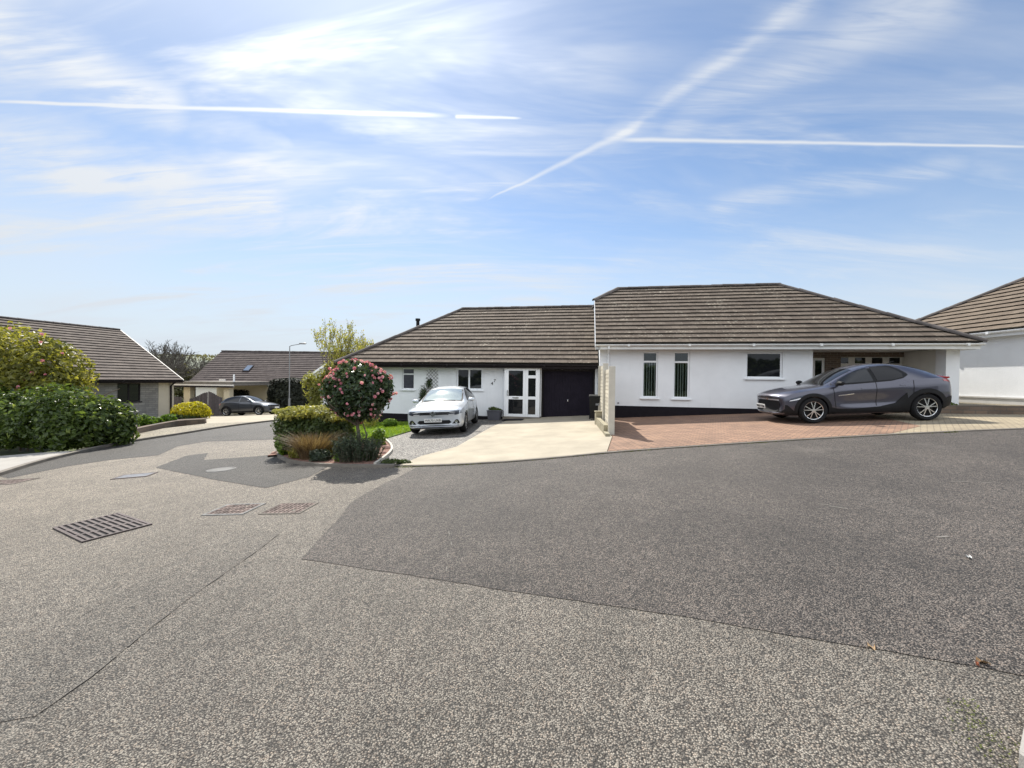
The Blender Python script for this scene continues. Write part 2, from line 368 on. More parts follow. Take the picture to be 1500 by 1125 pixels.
# ------------------------------------------------------------------ ground sheets
def struct(o): o['kind'] = 'structure'; return o
def sheet(name, poly, off, mat, skirt=0., step=1.0, kind='structure', cells=None):
    bm = bmesh.new()
    vs = [bm.verts.new((x, y, 0)) for x, y in poly]
    f = bm.faces.new(vs); f.normal_update()
    if f.normal.z < 0: bmesh.ops.reverse_faces(bm, faces=[f])
    xs = [p[0] for p in poly]; ys = [p[1] for p in poly]
    bmesh.ops.triangulate(bm, faces=bm.faces[:])
    for ax, lo, hi in ((0, min(xs), max(xs)), (1, min(ys), max(ys))):
        k = math.floor(lo / step) + 1
        while k * step < hi:
            co = [0, 0, 0]; co[ax] = k * step; no = [0, 0, 0]; no[ax] = 1
            bmesh.ops.bisect_plane(bm, geom=bm.verts[:] + bm.edges[:] + bm.faces[:], plane_co=co, plane_no=no, dist=1e-5)
            k += 1
    if skirt:
        be = [e for e in bm.edges if e.is_boundary]
        ret = bmesh.ops.extrude_edge_only(bm, edges=be)
        low = {v for v in ret['geom'] if isinstance(v, bmesh.types.BMVert)}
    else: low = set()
    for v in bm.verts: v.co.z = g(v.co.x, v.co.y) + off - (skirt if v in low else 0)
    me = bpy.data.meshes.new(name); bm.to_mesh(me); bm.free(); me.materials.append(mat)
    o = bpy.data.objects.new(name, me); COL.objects.link(o)
    if kind: o['kind'] = kind
    return o
def dense(pts, step=.4):
    out = []
    for (a, b), (c, d) in zip(pts, pts[1:]):
        n = max(1, int(math.hypot(c - a, d - b) / step))
        out += [(a + (c - a) * i / n, b + (d - b) * i / n) for i in range(n)]
    return out + [pts[-1]]
def smooth_line(pts, it=2):
    for _ in range(it):
        q = [pts[0]]
        for a, b in zip(pts, pts[1:]):
            q += [(a[0] * .75 + b[0] * .25, a[1] * .75 + b[1] * .25), (a[0] * .25 + b[0] * .75, a[1] * .25 + b[1] * .75)]
        pts = q + [pts[-1]]
    return pts
def strip(name, pts, w, h, mat, base=0., kind='structure', side=0.):
    """a kerb or edging of rectangular section along a polyline on the ground"""
    pts = dense(pts, .45); mb = MB(); L = []
    for i, p in enumerate(pts):
        a = pts[max(i - 1, 0)]; b = pts[min(i + 1, len(pts) - 1)]
        dx, dy = b[0] - a[0], b[1] - a[1]; l = math.hypot(dx, dy) or 1; nx, ny = -dy / l, dx / l
        z = g(*p) + base
        L.append([(p[0] + nx * (side + w / 2), p[1] + ny * (side + w / 2), z - .12), (p[0] + nx * (side + w / 2), p[1] + ny * (side + w / 2), z + h),
                  (p[0] + nx * (side - w / 2), p[1] + ny * (side - w / 2), z + h), (p[0] + nx * (side - w / 2), p[1] + ny * (side - w / 2), z - .12)])
    vs = [q for s in L for q in s]; fs = []
    for i in range(len(L) - 1):
        for k in range(3): fs.append((i * 4 + k, i * 4 + k + 1, i * 4 + k + 5, i * 4 + k + 4))
    fs += [(0, 1, 2, 3), tuple(len(vs) - 4 + k for k in (3, 2, 1, 0))]
    mb.add(vs, fs); o = mb.build(name, mat)
    if kind: o['kind'] = kind
    return o
def G(*pp): return [gp(x, y) for x, y in pp]

xs = [-2500, -1200, -600, -300, -180, -120, -90, -70, -58, -48] + [(-42 + 2 * i) for i in range(42)] + [50, 65, 90, 130, 200, 400, 900, 2500]
ys = [-900, -300, -120, -60, -40, -30] + [(-24 + 2 * i) for i in range(36)] + [52, 60, 70, 85, 110, 150, 220, 350, 600, 1200, 2500]
mb = MB(); vs = [(x, y, g(x, y) - .1) for y in ys for x in xs]; nx = len(xs)
mb.add(vs, [(j * nx + i, j * nx + i + 1, (j + 1) * nx + i + 1, (j + 1) * nx + i) for j in range(len(ys) - 1) for i in range(nx - 1)])
struct(mb.build('ground', M['field'], smooth=True))

def ragged(poly, amp):
    pts = dense(list(poly) + [poly[0]], .10)[:-1]; r = random.Random(len(pts)); out = []
    for i, p in enumerate(pts):
        k = .6 * noise.noise(Vector((i * .35, amp * 50, 1))) + .5 * r.uniform(-1, 1)
        k2 = .6 * noise.noise(Vector((i * .35, amp * 50, 9))) + .5 * r.uniform(-1, 1)
        out.append((p[0] + k * amp, p[1] + k2 * amp))
    return out
kerbL = G((408, 616.4), (329.6, 626), (264, 637), (220, 643.5), (165.7, 653), (102.6, 667.7), (55.7, 679.5), (0, 697.8))
kerbL = smooth_line(kerbL, 1)
kerbLx = [(-11.5, 48), (-12.8, 34), (-13.6, 27)]
front = G((404, 664), (408, 671), (420, 677), (445, 681.5), (490, 684), (540, 685), (590, 684.2), (650, 682.6), (700, 680), (750, 677), (820, 671.2), (890, 664), (1000, 656), (1150, 646.3), (1310, 637.3), (1400, 633), (1500, 629))
front = smooth_line(front, 1)
frontx = front + [(14, 8.5), (24, 8.2)]
leftx = kerbL + [(-13, 6.2), (-19, 1.5), (-26, -3)]
nearK = [(1.55, -3), (1.85, .4)] + G((1492, 1125), (1500, 1082)) + [(2.5, 1.93), (3.4, 2.35), (7, 3.4), (14, 4.3), (24, 4.5)]
nearK = nearK[:2] + smooth_line(nearK[2:], 2)
garden_left = [front[0], (-5.75, 9.6), (-6.3, 12), (-7.6, 17), (-9.3, 24), (-9.5, 48)]
road_poly = kerbLx[::1] + leftx + [(-26, -14), (1.4, -14)] + nearK + frontx[::-1] + garden_left[1:]
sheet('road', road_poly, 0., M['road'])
sheet('dark_road_patch', ragged(G((441, 819), (500, 755), (512, 738), (530, 726), (560, 710), (590, 696), (611, 684.5)) + [p for p in front if p[0] > -1.75] + [(14, 8.5), (14, 4.8), (7, 4.0), (4.2, 3.0)] +
      G((1500, 992), (1440, 979), (1300, 955), (1150, 930), (1000, 903), (870, 885), (760, 868), (600, 843)), .012), .004, M['patch'])
sheet('grey_road_patch', ragged(G((228, 685), (272, 668), (305, 663.5), (298, 674), (376, 668.5), (403, 665.5), (408, 672), (420, 677.6), (445, 682), (480, 684.5), (452, 699), (390, 715), (320, 704)), .02), .004, M['patch_grey'])
sheet('far_road_patch', kerbLx + kerbL + G((12, 701), (100, 683), (160, 674), (232, 667), (260, 654), (300, 647), (400, 644)) + [(-6.4, 12), (-7.7, 17), (-9.4, 24), (-9.6, 48)], .004, M['patch_grey'])
tl1 = G((348, 776), (296, 798), (224, 840), (168, 874), (63, 937), (0, 972))
tl2 = G((414, 778), (384, 802), (304, 858), (217, 923), (133, 993), (50, 1051), (0, 1059))
tl1.append((-2.9, 1.9)); tl2.append((-2.9, 1.35))
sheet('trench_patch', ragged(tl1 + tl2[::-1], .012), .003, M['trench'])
def crack(pts, w, mat, off=.007, brk=.25):
    pts = dense(pts, .09); mb = MB(); r = random.Random(len(pts)); prev = None
    for p, q in zip(pts, pts[1:]):
        dx, dy = q[0] - p[0], q[1] - p[1]; l = math.hypot(dx, dy) or 1; nx, ny = -dy / l, dx / l
        if r.random() < brk: prev = None; continue
        ww = w * r.uniform(.4, 1.3); j = r.uniform(-.5, .5) * w
        b = [(q[0] + nx * (j + ww / 2), q[1] + ny * (j + ww / 2)), (q[0] + nx * (j - ww / 2), q[1] + ny * (j - ww / 2))]
        a = prev or [(p[0] + nx * ww / 2, p[1] + ny * ww / 2), (p[0] - nx * ww / 2, p[1] - ny * ww / 2)]
        mb.add([(x, y, g(x, y) + off) for x, y in (a[0], a[1], b[1], b[0])], [(0, 1, 2, 3)]); prev = b
    return struct(mb.build('road_crack', mat))
crack(tl1, .007, M['crack'], .007, .55); crack(tl2, .008, M['crack'], .007, .55)
crack(G((512, 754), (680, 750), (840, 742), (1000, 733), (1130, 722)), .010, M['crack'], .009, .6)

M['scuff'] = plain('pale_scuff', (.17, .158, .14), .95, .25, 40)
for q in (((1393, 706), (1452, 708)), ((1215, 742), (1242, 746)), ((1180, 737), (1216, 741)), ((1372, 788), (1388, 786)), ((1295, 714), (1330, 713)), ((655, 770), (662, 800)), ((657, 800), (654, 838))):
    crack(G(*q), .02, M['scuff'], .008, .45)
# drives, pavements and garden ground
drive_edge = G((585, 681.6), (617, 670), (668.6, 656), (720, 626.6), (741, 617.5))
def fpart(x0, x1): return [p for p in front if x0 <= p[0] <= x1]
xA, xB, xC = gp(585, 684)[0], gp(891, 664)[0], gp(1311, 637)[0]
def push(pts, d=.06): return [(x, y + d) for x, y in pts]
concrete = push([gp(585, 684.2)] + fpart(xA, xB) + [gp(890, 664)]) + [(2.56, 10.4), (2.78, 12.5), (3.12, 14.8), (3.5, 17.5), (.2, 17.6)] + drive_edge[::-1][:-1]
sheet('concrete_drive', concrete, .03, M['concrete'], .12)
OH2 = Vector((3.206, 15.0, 0)); TH = .1808
cT, sT = math.cos(TH), math.sin(TH)
def H2(L, v): return (OH2.x + cT * L + sT * v, OH2.y - sT * L + cT * v)
OH1 = Vector((3.42, 16.29, 0))
def H1(L, v): return (OH1.x + cT * L + sT * v, OH1.y - sT * L + cT * v)
redpoly = push([gp(891, 664)] + fpart(xB, xC) + [gp(1311, 637.2)]) + [(9.6, 9.6), (10.6, 12.0), H2(11.1, 1), H2(11.1, 2.4), H2(6.5, 2.4), H2(6.5, .3), H2(-.0, .3), (2.8, 12.5), (2.58, 10.4)]
sheet('red_brick_drive', redpoly, .034, M['brick_red'], .12)
tanpoly = push([gp(1311, 637.2)] + fpart(xC, 99) + [(14, 8.5), (24, 8.2)]) + [(24, 12.3), (14.5, 12.15), (12.0, 12.6), (10.45, 12.1), (9.42, 9.6), (gp(1311, 637.2)[0] - .14, gp(1311, 637.2)[1] + .03)]
sheet('tan_brick_drive', tanpoly, .030, M['brick_tan'], .12)
strip('kerb', [p for p in front if p[0] > -2.0] + [(14, 8.5), (24, 8.2)], .09, .028, M['kerb'], side=.03)
strip('kerb', [p for p in front if p[0] <= -1.98], .08, .055, M['kerb'], side=.03)
strip('kerb', kerbLx + leftx, .12, .075, M['kerb'], side=-.06)
strip('kerb', nearK, .13, .06, M['pave'], side=-.065)
sheet('verge_grass', [(x + .1, y - .05) for x, y in nearK] + [(24, -14), (1.6, -14)], .05, M['field'], .1)
edging = smooth_line(G((549, 684), (560, 676), (571, 667), (575, 660), (571, 652), (562, 645)), 2)
lawn_edge = G((562, 645), (600, 633.5)) + [(-3.05, 14.4)]
gravel = push([gp(549, 684.6)] + fpart(gp(549, 684.6)[0], xA) + [gp(585, 684.2)], .05) + drive_edge[1:] + [(.2, 17.6), (-3.4, 18.1), (-3.15, 14.4)] + lawn_edge[::-1][1:] + edging[::-1]
sheet('gravel_parking', gravel, .02, M['gravel'], .1)
strip('brick_edging', edging, .05, .085, M['fenceface'])
bed = push([front[0]] + fpart(-9, gp(549, 684.6)[0]) + [gp(548, 684.6)], .04) + edging + [(-4.2, 10.9), (-5.6, 11.2)] + [(-5.72, 9.6)]
sheet('flower_bed', bed, .045, M['mulch'], .1)
lawn = edging[-1:] + lawn_edge[1:] + [(-3.4, 16.3), (-3.6, 17.6), (-8.2, 18.9), (-6.3, 12), (-5.6, 11.2), (-4.2, 10.9)]
sheet('lawn', lawn, .05, M['lawn'], .1)
# left side: pavement, verge, drive of the far car, front garden
pv = [(x - .12, y + .02) for x, y in leftx]
pav_in = [gp(104, 664), gp(60, 666.5), gp(0, 671.5), (-15.5, 8.2), (-22, 4.5), (-28, 1)]
i0 = min(range(len(pv)), key=lambda i: abs(pv[i][1] - gp(104, 667.5)[1]))
sheet('left_pavement', pv[i0:] + pav_in[::-1], .066, M['pave'], .1)
ver = pv[1:i0 + 1] + [gp(104, 664), gp(150, 650), gp(190, 640), gp(240, 629), gp(301, 622)]
sheet('gravel_verge', ver, .05, M['verge'], .1)
sdrive = [pv[0], pv[1], gp(301, 622), gp(290, 612), (-27, 38), (-14.5, 38), (-13.2, 34), (-13.8, 27)]
sheet('far_drive', sdrive, .05, M['concrete'], .1)

# ------------------------------------------------------------------ roofs and houses
def lerp_tab(tab, d):
    for (a, ua), (b, ub) in zip(tab, tab[1:]):
        if d <= b + 1e-9: return ua + (ub - ua) * (d - a) / (b - a) if b > a else ub
    return tab[-1][1]
def slope(mb, O, e, n, m, D, left, right, gauge=.33, tw=.30, th=.052, seed=1, jit=1.):
    """tiled plane: O eave origin, e along the eave, n inward, m rise per run, D total run"""
    r = random.Random(seed); O = Vector(O); e = Vector(e); n = Vector(n); up = Vector((0, 0, 1))
    cp = 1 / math.sqrt(1 + m * m); nrm = (up - n * m).normalized()
    def P(u, d, h=0): return O + e * u + n * d + up * (m * d) + nrm * h
    rows = max(1, round(D / (gauge * cp))); dd = D / rows
    for k in range(rows):
        d0, d1 = k * dd, (k + 1) * dd
        l0, l1, r0, r1 = lerp_tab(left, d0), lerp_tab(left, d1), lerp_tab(right, d0), lerp_tab(right, d1)
        off = (k % 2) * tw / 2
        u = math.floor((min(l0, l1)) / tw) * tw - off
        wv = r.uniform(-.0015, .0015)
        while u < max(r0, r1):
            a0, b0 = max(u, l0), min(u + tw - .004, r0); a1, b1 = max(u, l1), min(u + tw - .004, r1)
            if b0 - a0 > .004 or b1 - a1 > .004:
                if b0 < a0: a0 = b0 = min(max((a0 + b0) / 2, l0), r0)
                if b1 < a1: a1 = b1 = min(max((a1 + b1) / 2, l1), r1)
                h = th + wv + r.gauss(0, .0018) * jit; h2 = .006 + r.gauss(0, .001); sl = r.gauss(0, .003) * jit
                t = min(1, max(0, r.gauss(.5, .25)))
                A, B, Cc, Dd = P(a0, d0 + sl, h), P(b0, d0 + sl, h + r.gauss(0, .0015) * jit), P(b1, d1 + .02 * cp, h2), P(a1, d1 + .02 * cp, h2)
                mb.add([A, B, Cc, Dd, P(a0, d0 + sl, -.004), P(b0, d0 + sl, -.004)], [(0, 1, 2, 3)], t)
                mb.add([A, B, Cc, Dd, P(a0, d0 + sl, -.004), P(b0, d0 + sl, -.004)], [(4, 5, 1, 0), (1, 5, 2), (0, 3, 4)], -1)
            u += tw
    # solid underside
    ds = sorted({0, D} | {d for d, _ in left} | {d for d, _ in right})
    ds = [d for d in ds if d <= D + 1e-6]
    top = [P(lerp_tab(left, d), d, -.006) for d in ds] + [P(lerp_tab(right, d), d, -.006) for d in ds[::-1]]
    mb.add(top + [p - nrm * .05 for p in top], [tuple(range(len(top))), tuple(range(len(top), 2 * len(top)))[::-1]], .3)
def caps(mb, a, b, r=.12, seg=.42, seed=3):
    rr = random.Random(seed); a = Vector(a); b = Vector(b); d = b - a; L = d.length; d.normalize(); n = max(1, int(L / seg))
    side = d.cross(Vector((0, 0, 1))).normalized(); up = side.cross(d)
    for i in range(n):
        p = a + d * (L * i / n); q = a + d * (L * (i + 1) / n + .02); k = r * rr.uniform(.96, 1.06); k2 = r * .93; lift = up * rr.uniform(-.005, .008)
        vs = []
        for c, rad in ((p, k), (q, k2)):
            for j in range(9):
                w = math.pi * j / 8; vs.append(c + lift + side * math.cos(w) * rad * 1.05 + up * math.sin(w) * rad * .85 - up * .035)
        mb.add(vs, [(j, j + 1, j + 10, j + 9) for j in range(8)] + [tuple(range(9))[::-1], tuple(range(9, 18))], rr.random())
def wall_grid(mb, u0, u1, z0, z1, v0, v1, holes, ztop=None):
    """wall in the u-z plane between v0 (front) and v1 with rectangular openings"""
    us = sorted({u0, u1} | {h[0] for h in holes} | {h[1] for h in holes}); zs = sorted({z0, z1} | {h[2] for h in holes} | {h[3] for h in holes})
    us = [u for u in us if u0 <= u <= u1]; zs = [z for z in zs if z0 <= z <= z1]
    def solid(i, j):
        if i < 0 or j < 0 or i >= len(us) - 1 or j >= len(zs) - 1: return False
        cu, cz = (us[i] + us[i + 1]) / 2, (zs[j] + zs[j + 1]) / 2
        return not any(h[0] < cu < h[1] and h[2] < cz < h[3] for h in holes)
    for i in range(len(us) - 1):
        for j in range(len(zs) - 1):
            if not solid(i, j): continue
            a, b, c, d = us[i], us[i + 1], zs[j], zs[j + 1]
            mb.add([(a, v0, c), (b, v0, c), (b, v0, d), (a, v0, d)], [(0, 1, 2, 3)]); mb.add([(a, v1, c), (b, v1, c), (b, v1, d), (a, v1, d)], [(3, 2, 1, 0)])
            if not solid(i - 1, j): mb.add([(a, v0, c), (a, v0, d), (a, v1, d), (a, v1, c)], [(0, 1, 2, 3)])
            if not solid(i + 1, j): mb.add([(b, v0, c), (b, v1, c), (b, v1, d), (b, v0, d)], [(0, 1, 2, 3)])
            if not solid(i, j - 1): mb.add([(a, v0, c), (a, v1, c), (b, v1, c), (b, v0, c)], [(0, 1, 2, 3)])
            if not solid(i, j + 1): mb.add([(a, v0, d), (b, v0, d), (b, v1, d), (a, v1, d)], [(0, 1, 2, 3)])
def window(parent, u0, u1, z0, z1, vf, mull=(), trans=(), fr=.055, glass='glass', sill=True, framemat='upvc', rec=.05, sillout=.07, name='window', blinds=False, inner=()):
    """frame mesh (the part) with its pane and sill as sub-parts; vf = wall face"""
    mb = MB(); a, b = vf + rec, vf + rec + .06
    mb.box(u0, u0 + fr, a, b, z0, z1); mb.box(u1 - fr, u1, a, b, z0, z1)
    mb.box(u0 + fr, u1 - fr, a, b, z0, z0 + fr); mb.box(u0 + fr, u1 - fr, a, b, z1 - fr, z1)
    for m in mull: mb.box(m - fr * .6, m + fr * .6, a + .002, b - .002, z0 + fr, z1 - fr)
    for (t, ta, tb) in trans: mb.box(max(ta, u0 + fr), min(tb, u1 - fr), a + .004, b - .004, t - fr * .6, t + fr * .6)
    f = mb.build(name, M[framemat], parent, bevel=.006)
    p = MB(); p.box(u0 + fr * .5, u1 - fr * .5, a + .025, a + .033, z0 + fr * .5, z1 - fr * .5)
    p.build('pane', M['clear' if blinds else glass], f)
    if blinds:
        q = MB(); q.box(u0, u1, a + .3, a + .32, z0, z1); q.build('room_backing', M['room'], f)
        bl = MB(); n = 5; w = (u1 - u0 - 2 * fr) / n; rr = random.Random(int(u0 * 100))
        zt = max([t for t, _, _ in trans] or [z1])
        for i in range(n):
            c = u0 + fr + w * (i + .5 + rr.uniform(-.08, .08)); bl.bar((c, a + .11, z0 + .05), (c, a + .11, zt - .02), .026, .05)
        bl.build('vertical_blind', M['blind'], f)
    if sill:
        s = MB(); s.box(u0 - .07, u1 + .07, vf - sillout, vf + rec + .05, z0 - .055, z0 - .004); s.build('sill', M[framemat], f, bevel=.008)
    return f
def Lpx(px, v, O):
    r = (px - 750) / F; return (r * (O.y + cT * v) - O.x - sT * v) / (cT + r * sT)
def zpx(px, py, L, v, O):
    p = at(px, py, O.y - sT * L + cT * v); return p.z

# ---- house 2: white bungalow with carport
h2 = thing('bungalow', 'white rendered bungalow with carport, tall narrow windows and black plinth', 'house', OH2, -TH)
ze, zr, D2, ov, m2 = 2.939, 5.721, 3.586, .45, .6894
Lv, Lh, La, Lb, vh = -.171, 11.41, .845, 7.37, 2.626
U1 = 11.16; uC0 = Lpx(1190, 0, OH2); uP0 = Lpx(1385, 0, OH2); zs2 = 2.738; zpl = .716; zg = -.15
VB = 2 * D2
wins = []
def wrect(pxa, pya, pxb, pyb, v, O):
    a, b = Lpx(pxa, v, O), Lpx(pxb, v, O); pm = (pxa + pxb) / 2; L = (a + b) / 2
    return (a, b, zpx(pm, pyb, L, v, O), zpx(pm, pya, L, v, O))
w1 = wrect(940.5, 511.4, 963.4, 582.6, 0, OH2); w2 = wrect(986, 511.6, 1010, 583.6, 0, OH2); w3 = wrect(1092.5, 512.8, 1146, 554, 0, OH2)
w1 = (w1[0], w1[1], w1[2], 2.68); w2 = (w2[0], w2[1], w2[2], 2.68); w3 = (w3[0], w3[1], w3[2], 2.66)
mb = MB(); wall_grid(mb, 0, uC0, zpl, zs2 + .08, 0, .24, [w1, w2, w3])
mb.prism([(.24, zpl), (.24, ze + (.24 + ov) * m2 - .07), (vh, ze + (vh + ov) * m2 - .07), (VB - vh, ze + (vh + ov) * m2 - .07), (VB - .0, ze + ov * m2 - .1), (VB, zpl)], 0, .22, 'u')
mb.box(.22, U1, VB - .22, VB, zg, zs2 + .05)
mb.build('wall', M['white'], h2)
mb = MB(); mb.box(-.012, uC0 + .0, -.018, .22, zg, zpl - .003); mb.box(-.012, .2, .22, VB, zg, zpl - .003); mb.build('plinth', M['plinth'], h2)
mb = MB(); mb.box(uP0, U1, 0, .40, zg, zs2 + .06); mb.build('carport_pillar', M['white'], h2)
mb = MB(); mb.box(U1 - .22, U1 - .003, .4, VB - .22, zg, zs2 + .06); mb.build('side_wall', M['warmwhite'], h2)
vB = 2.0
gd0, gd1 = Lpx(1231, vB, OH2), Lpx(1327, vB, OH2); gdt = 2.62
fd1 = Lpx(1208, vB, OH2); fd0 = fd1 - .95
mb = MB(); wall_grid(mb, uC0 - .6, U1 - .22, zg, zs2 + .06, vB, vB + .2, [(gd0, gd1 + .03, zg, gdt), (fd0, fd1, zg, 2.6)]); mb.build('carport_back_wall', M['wallbrick'], h2)
mb = MB(); mb.box(uC0 - .24, uC0 - .002, .24, vB, zg, zs2 + .06); mb.build('carport_side_wall', M['white'], h2)
mb = MB(); n = 9
mb.box(gd0, gd1, vB + .06, vB + .1, .5, gdt)
gdo = mb.build('garage_door', M['garage_white'], h2)
rows = 4; ph = (gdt - .62) / rows; rowz = zpx(1280, 532, (gd0 + gd1) / 2, vB, OH2)
for i in range(4):
    for j in range(1, rows):
        a = gd0 + (gd1 - gd0) * (i + .18) / 4; b = gd0 + (gd1 - gd0) * (i + .82) / 4; zt = gdt - .08 - ph * j
        mb = MB(); mb.box(a, b, vB + .05, vB + .062, zt - ph * .75, zt); mb.build('raised_panel', M['garage_white'], gdo, bevel=.008)
for (xa, xb) in ((1231, 1243), (1253, 1268), (1278, 1293), (1303.5, 1318.5)):
    a, b = Lpx(xa, vB, OH2), Lpx(xb, vB, OH2); zt, zb = zpx(1275, 524, gd0 + 1, vB, OH2), zpx(1275, 532.3, gd0 + 1, vB, OH2)
    mb = MB(); mb.box(a, b, vB + .045, vB + .066, zb, zt); mb.build('door_window', M['glass'], gdo)
f = window(h2, fd0, fd1, .6, 2.58, vB, mull=((fd0 + fd1) / 2 + .1,), fr=.09, sill=False, rec=.03, name='front_door', trans=((1.5, fd0, fd1),))
window(h2, *w1, 0, trans=((w1[3] - .36, w1[0], w1[1]),), blinds=True); window(h2, *w2, 0, trans=((w2[3] - .37, w2[0], w2[1]),), blinds=True)
window(h2, *w3, 0)
# soffit, fascia and gutter
mb = MB(); mb.box(Lv + .02, Lh - .1, -ov + .03, 0 - .003, zs2, zs2 + .02)
mb.box(U1 + .003, Lh - .1, 0, VB, zs2, zs2 + .02); mb.box(uC0, uP0, .0, vB, zs2 + .062, zs2 + .075); mb.build('soffit', M['upvc_dull'], h2)
mb = MB(); mb.box(Lv, Lh - .06, -ov, -ov + .025, zs2 - .01, ze - .035); mb.box(Lh - .085, Lh - .06, -ov + .026, VB + ov, zs2 - .01, ze - .035); mb.build('fascia', M['upvc_dull'], h2)
def gutter(parent, a, b, v, z, mat, r=.055):
    mb = MB(); pr = [(v - .004 - r + r * math.cos(t), z + r * math.sin(t)) for t in [math.pi + math.pi * k / 8 for k in range(9)]]
    pr2 = [(v - .004 - r + (r - .006) * math.cos(t), z + (r - .006) * math.sin(t)) for t in [math.pi + math.pi * k / 8 for k in range(9)]][::-1]
    mb.prism(pr + pr2, a, b, 'u'); u = a + 1.1
    while u < b - .3: mb.box(u, u + .07, v - 2 * r - .012, v - .001, z - r - .012, z + .012); u += 2.0
    return mb.build('gutter', mat, parent)
gutter(h2, Lv, Lh - .02, -ov, ze - .05, M['upvc_dull'])
mb = MB(); ud = Lpx(890.5, -.1, OH2)
mb.tube([(ud, -ov - .05, ze - .1), (ud, -ov - .05, ze - .18), (ud, -.07, zs2 - .14), (ud, -.06, .35)], .035, 8); mb.build('downpipe', M['upvc'], h2, smooth=True)
mb = MB()
slope(mb, (0, -ov, ze), (1, 0, 0), (0, 1, 0), m2, D2 + ov, [(0, Lv), (vh + ov, Lv), (D2 + ov, La)], [(0, Lh), (D2 + ov, Lb)], seed=5)
slope(mb, (0, VB + ov, ze), (1, 0, 0), (0, -1, 0), m2, D2 + ov, [(0, Lv), (vh + ov, Lv), (D2 + ov, La)], [(0, Lh), (D2 + ov, Lb)], seed=6)
slope(mb, (Lh, -ov, ze), (0, 1, 0), (-1, 0, 0), (zr - ze) / (Lh - Lb), Lh - Lb, [(0, 0), (Lh - Lb, D2 + ov)], [(0, VB + 2 * ov), (Lh - Lb, D2 + ov)], seed=7)
zh = ze + (vh + ov) * m2
slope(mb, (Lv, vh, zh), (0, 1, 0), (1, 0, 0), (zr - zh) / (La - Lv), La - Lv, [(0, 0), (La - Lv, D2 - vh)], [(0, 2 * (D2 - vh)), (La - Lv, D2 - vh)], seed=8)
rf = mb.build('roof', M['tile'], h2, fix=False)
mb = MB(); up = .03
caps(mb, (La, D2, zr + up), (Lb, D2, zr + up)); caps(mb, (Lb, D2, zr + up), (Lh + .04, -ov - .04, ze + up), seed=4); caps(mb, (La, D2, zr + up), (Lv - .03, vh, zh + up), seed=5)
caps(mb, (Lb, D2, zr + up), (Lh + .04, VB + ov, ze + up), seed=6); caps(mb, (La, D2, zr + up), (Lv - .03, VB - vh, zh + up), seed=7)
mb.build('ridge_capping', M['ridge'], rf, smooth=True)
for s in (0, 1):
    f_ = (lambda v: v) if s == 0 else (lambda v: VB - v)
    pts = [(f_(-ov), ze - .13), (f_(-ov), ze + .03), (f_(vh), zh + .03), (f_(vh), zh - .13)]
    mb = MB(); mb.prism(pts, Lv - .025, Lv - .002, 'u'); mb.build('bargeboard', M['upvc'], h2)
mb = MB(); mb.prism([(-ov, zs2), (0, zs2), (0, ze + ov * m2 - .1), (-ov, ze - .08)], Lv - .0, 0 - .002, 'u'); mb.build('box_end', M['upvc'], h2)
mb = MB(); b0 = Lpx(1219, vB, OH2)
mb.box(b0 - .06, b0 + .06, vB - .12, vB - .003, 1.95, 2.2); mb.build('wall_lantern', M['black'], h2, bevel=.02)
mb = MB(); vp = Lpx(906, 0, OH2); mb.box(vp - .03, vp + .03, -.02, -.001, .78, .84); mb.build('air_brick', M['galv'], h2)

# ---- house 1: white bungalow with dark garage door
h1 = thing('bungalow', 'low white bungalow with dark garage door and glazed white porch', 'house', OH1, -TH)
ze1, m1, D1, Lh1, La1 = 2.263, .6894, 3.882, -11.205, -6.84
zr1 = ze1 + (D1 + ov) * m1; U0 = Lh1 + .42; VB1 = 2 * D1; zs1 = 2.09; zg1 = -.7
ga0, ga1 = Lpx(793.2, 0, OH1), Lpx(871.5, 0, OH1); gat = zpx(832, 541.5, (ga0 + ga1) / 2, 0, OH1); gab = .09
wA = wrect(588.7, 537.5, 606.8, 570.4, 0, OH1); wB = wrect(668.6, 537.5, 706.5, 571, 0, OH1)
wA = (wA[0], wA[1], wA[2], zs1 - .03); wB = (wB[0], wB[1], wB[2], zs1 - .03)
pz1 = zpx(640, 608, -5.5, 0, OH1)
mb = MB(); wall_grid(mb, U0, -.01, pz1, zs1 + .04, 0, .24, [wA, wB, (ga0, ga1, zg1, gat), (Lpx(740, 0, OH1), ga0 - .12, zg1, 2.0)]); mb.box(U0, U0 + .22, .24, VB1, pz1, zs1 + .05); mb.build('wall', M['white'], h1)
mb = MB(); mb.box(U0 - .012, Lpx(740, 0, OH1), -.018, .2, zg1, pz1 - .003); mb.box(U0 - .012, U0 + .2, .2, VB1, zg1, pz1 - .003); mb.build('plinth', M['plinth'], h1)
mb = MB()
for i in range(18):
    a = ga0 + .09 + (ga1 - ga0 - .18) * i / 18; b = ga0 + .09 + (ga1 - ga0 - .18) * (i + 1) / 18
    mb.box(a, b - .012, .1, .13 + .0, gab, gat - .07)
mb.box(ga0 + .05, ga1 - .05, .125, .15, gab - .0, gat - .05)
gdo = mb.build('garage_door', M['garage'], h1)
mb = MB(); gm = (ga0 + ga1) / 2; mb.box(gm - .02, gm + .02, .07, .1, .75, .83); mb.build('handle', M['chrome'], gdo, bevel=.008)
mb = MB(); mb.box(ga0, ga0 + .07, .04, .14, zg1, gat); mb.box(ga1 - .07, ga1, .04, .14, zg1, gat); mb.box(ga0 + .07, ga1 - .07, .04, .14, gat - .07, gat); mb.box(ga0, ga1, -.002, .0, gat, zs1)
mb.build('garage_door_frame', M['dark_trim'], h1)
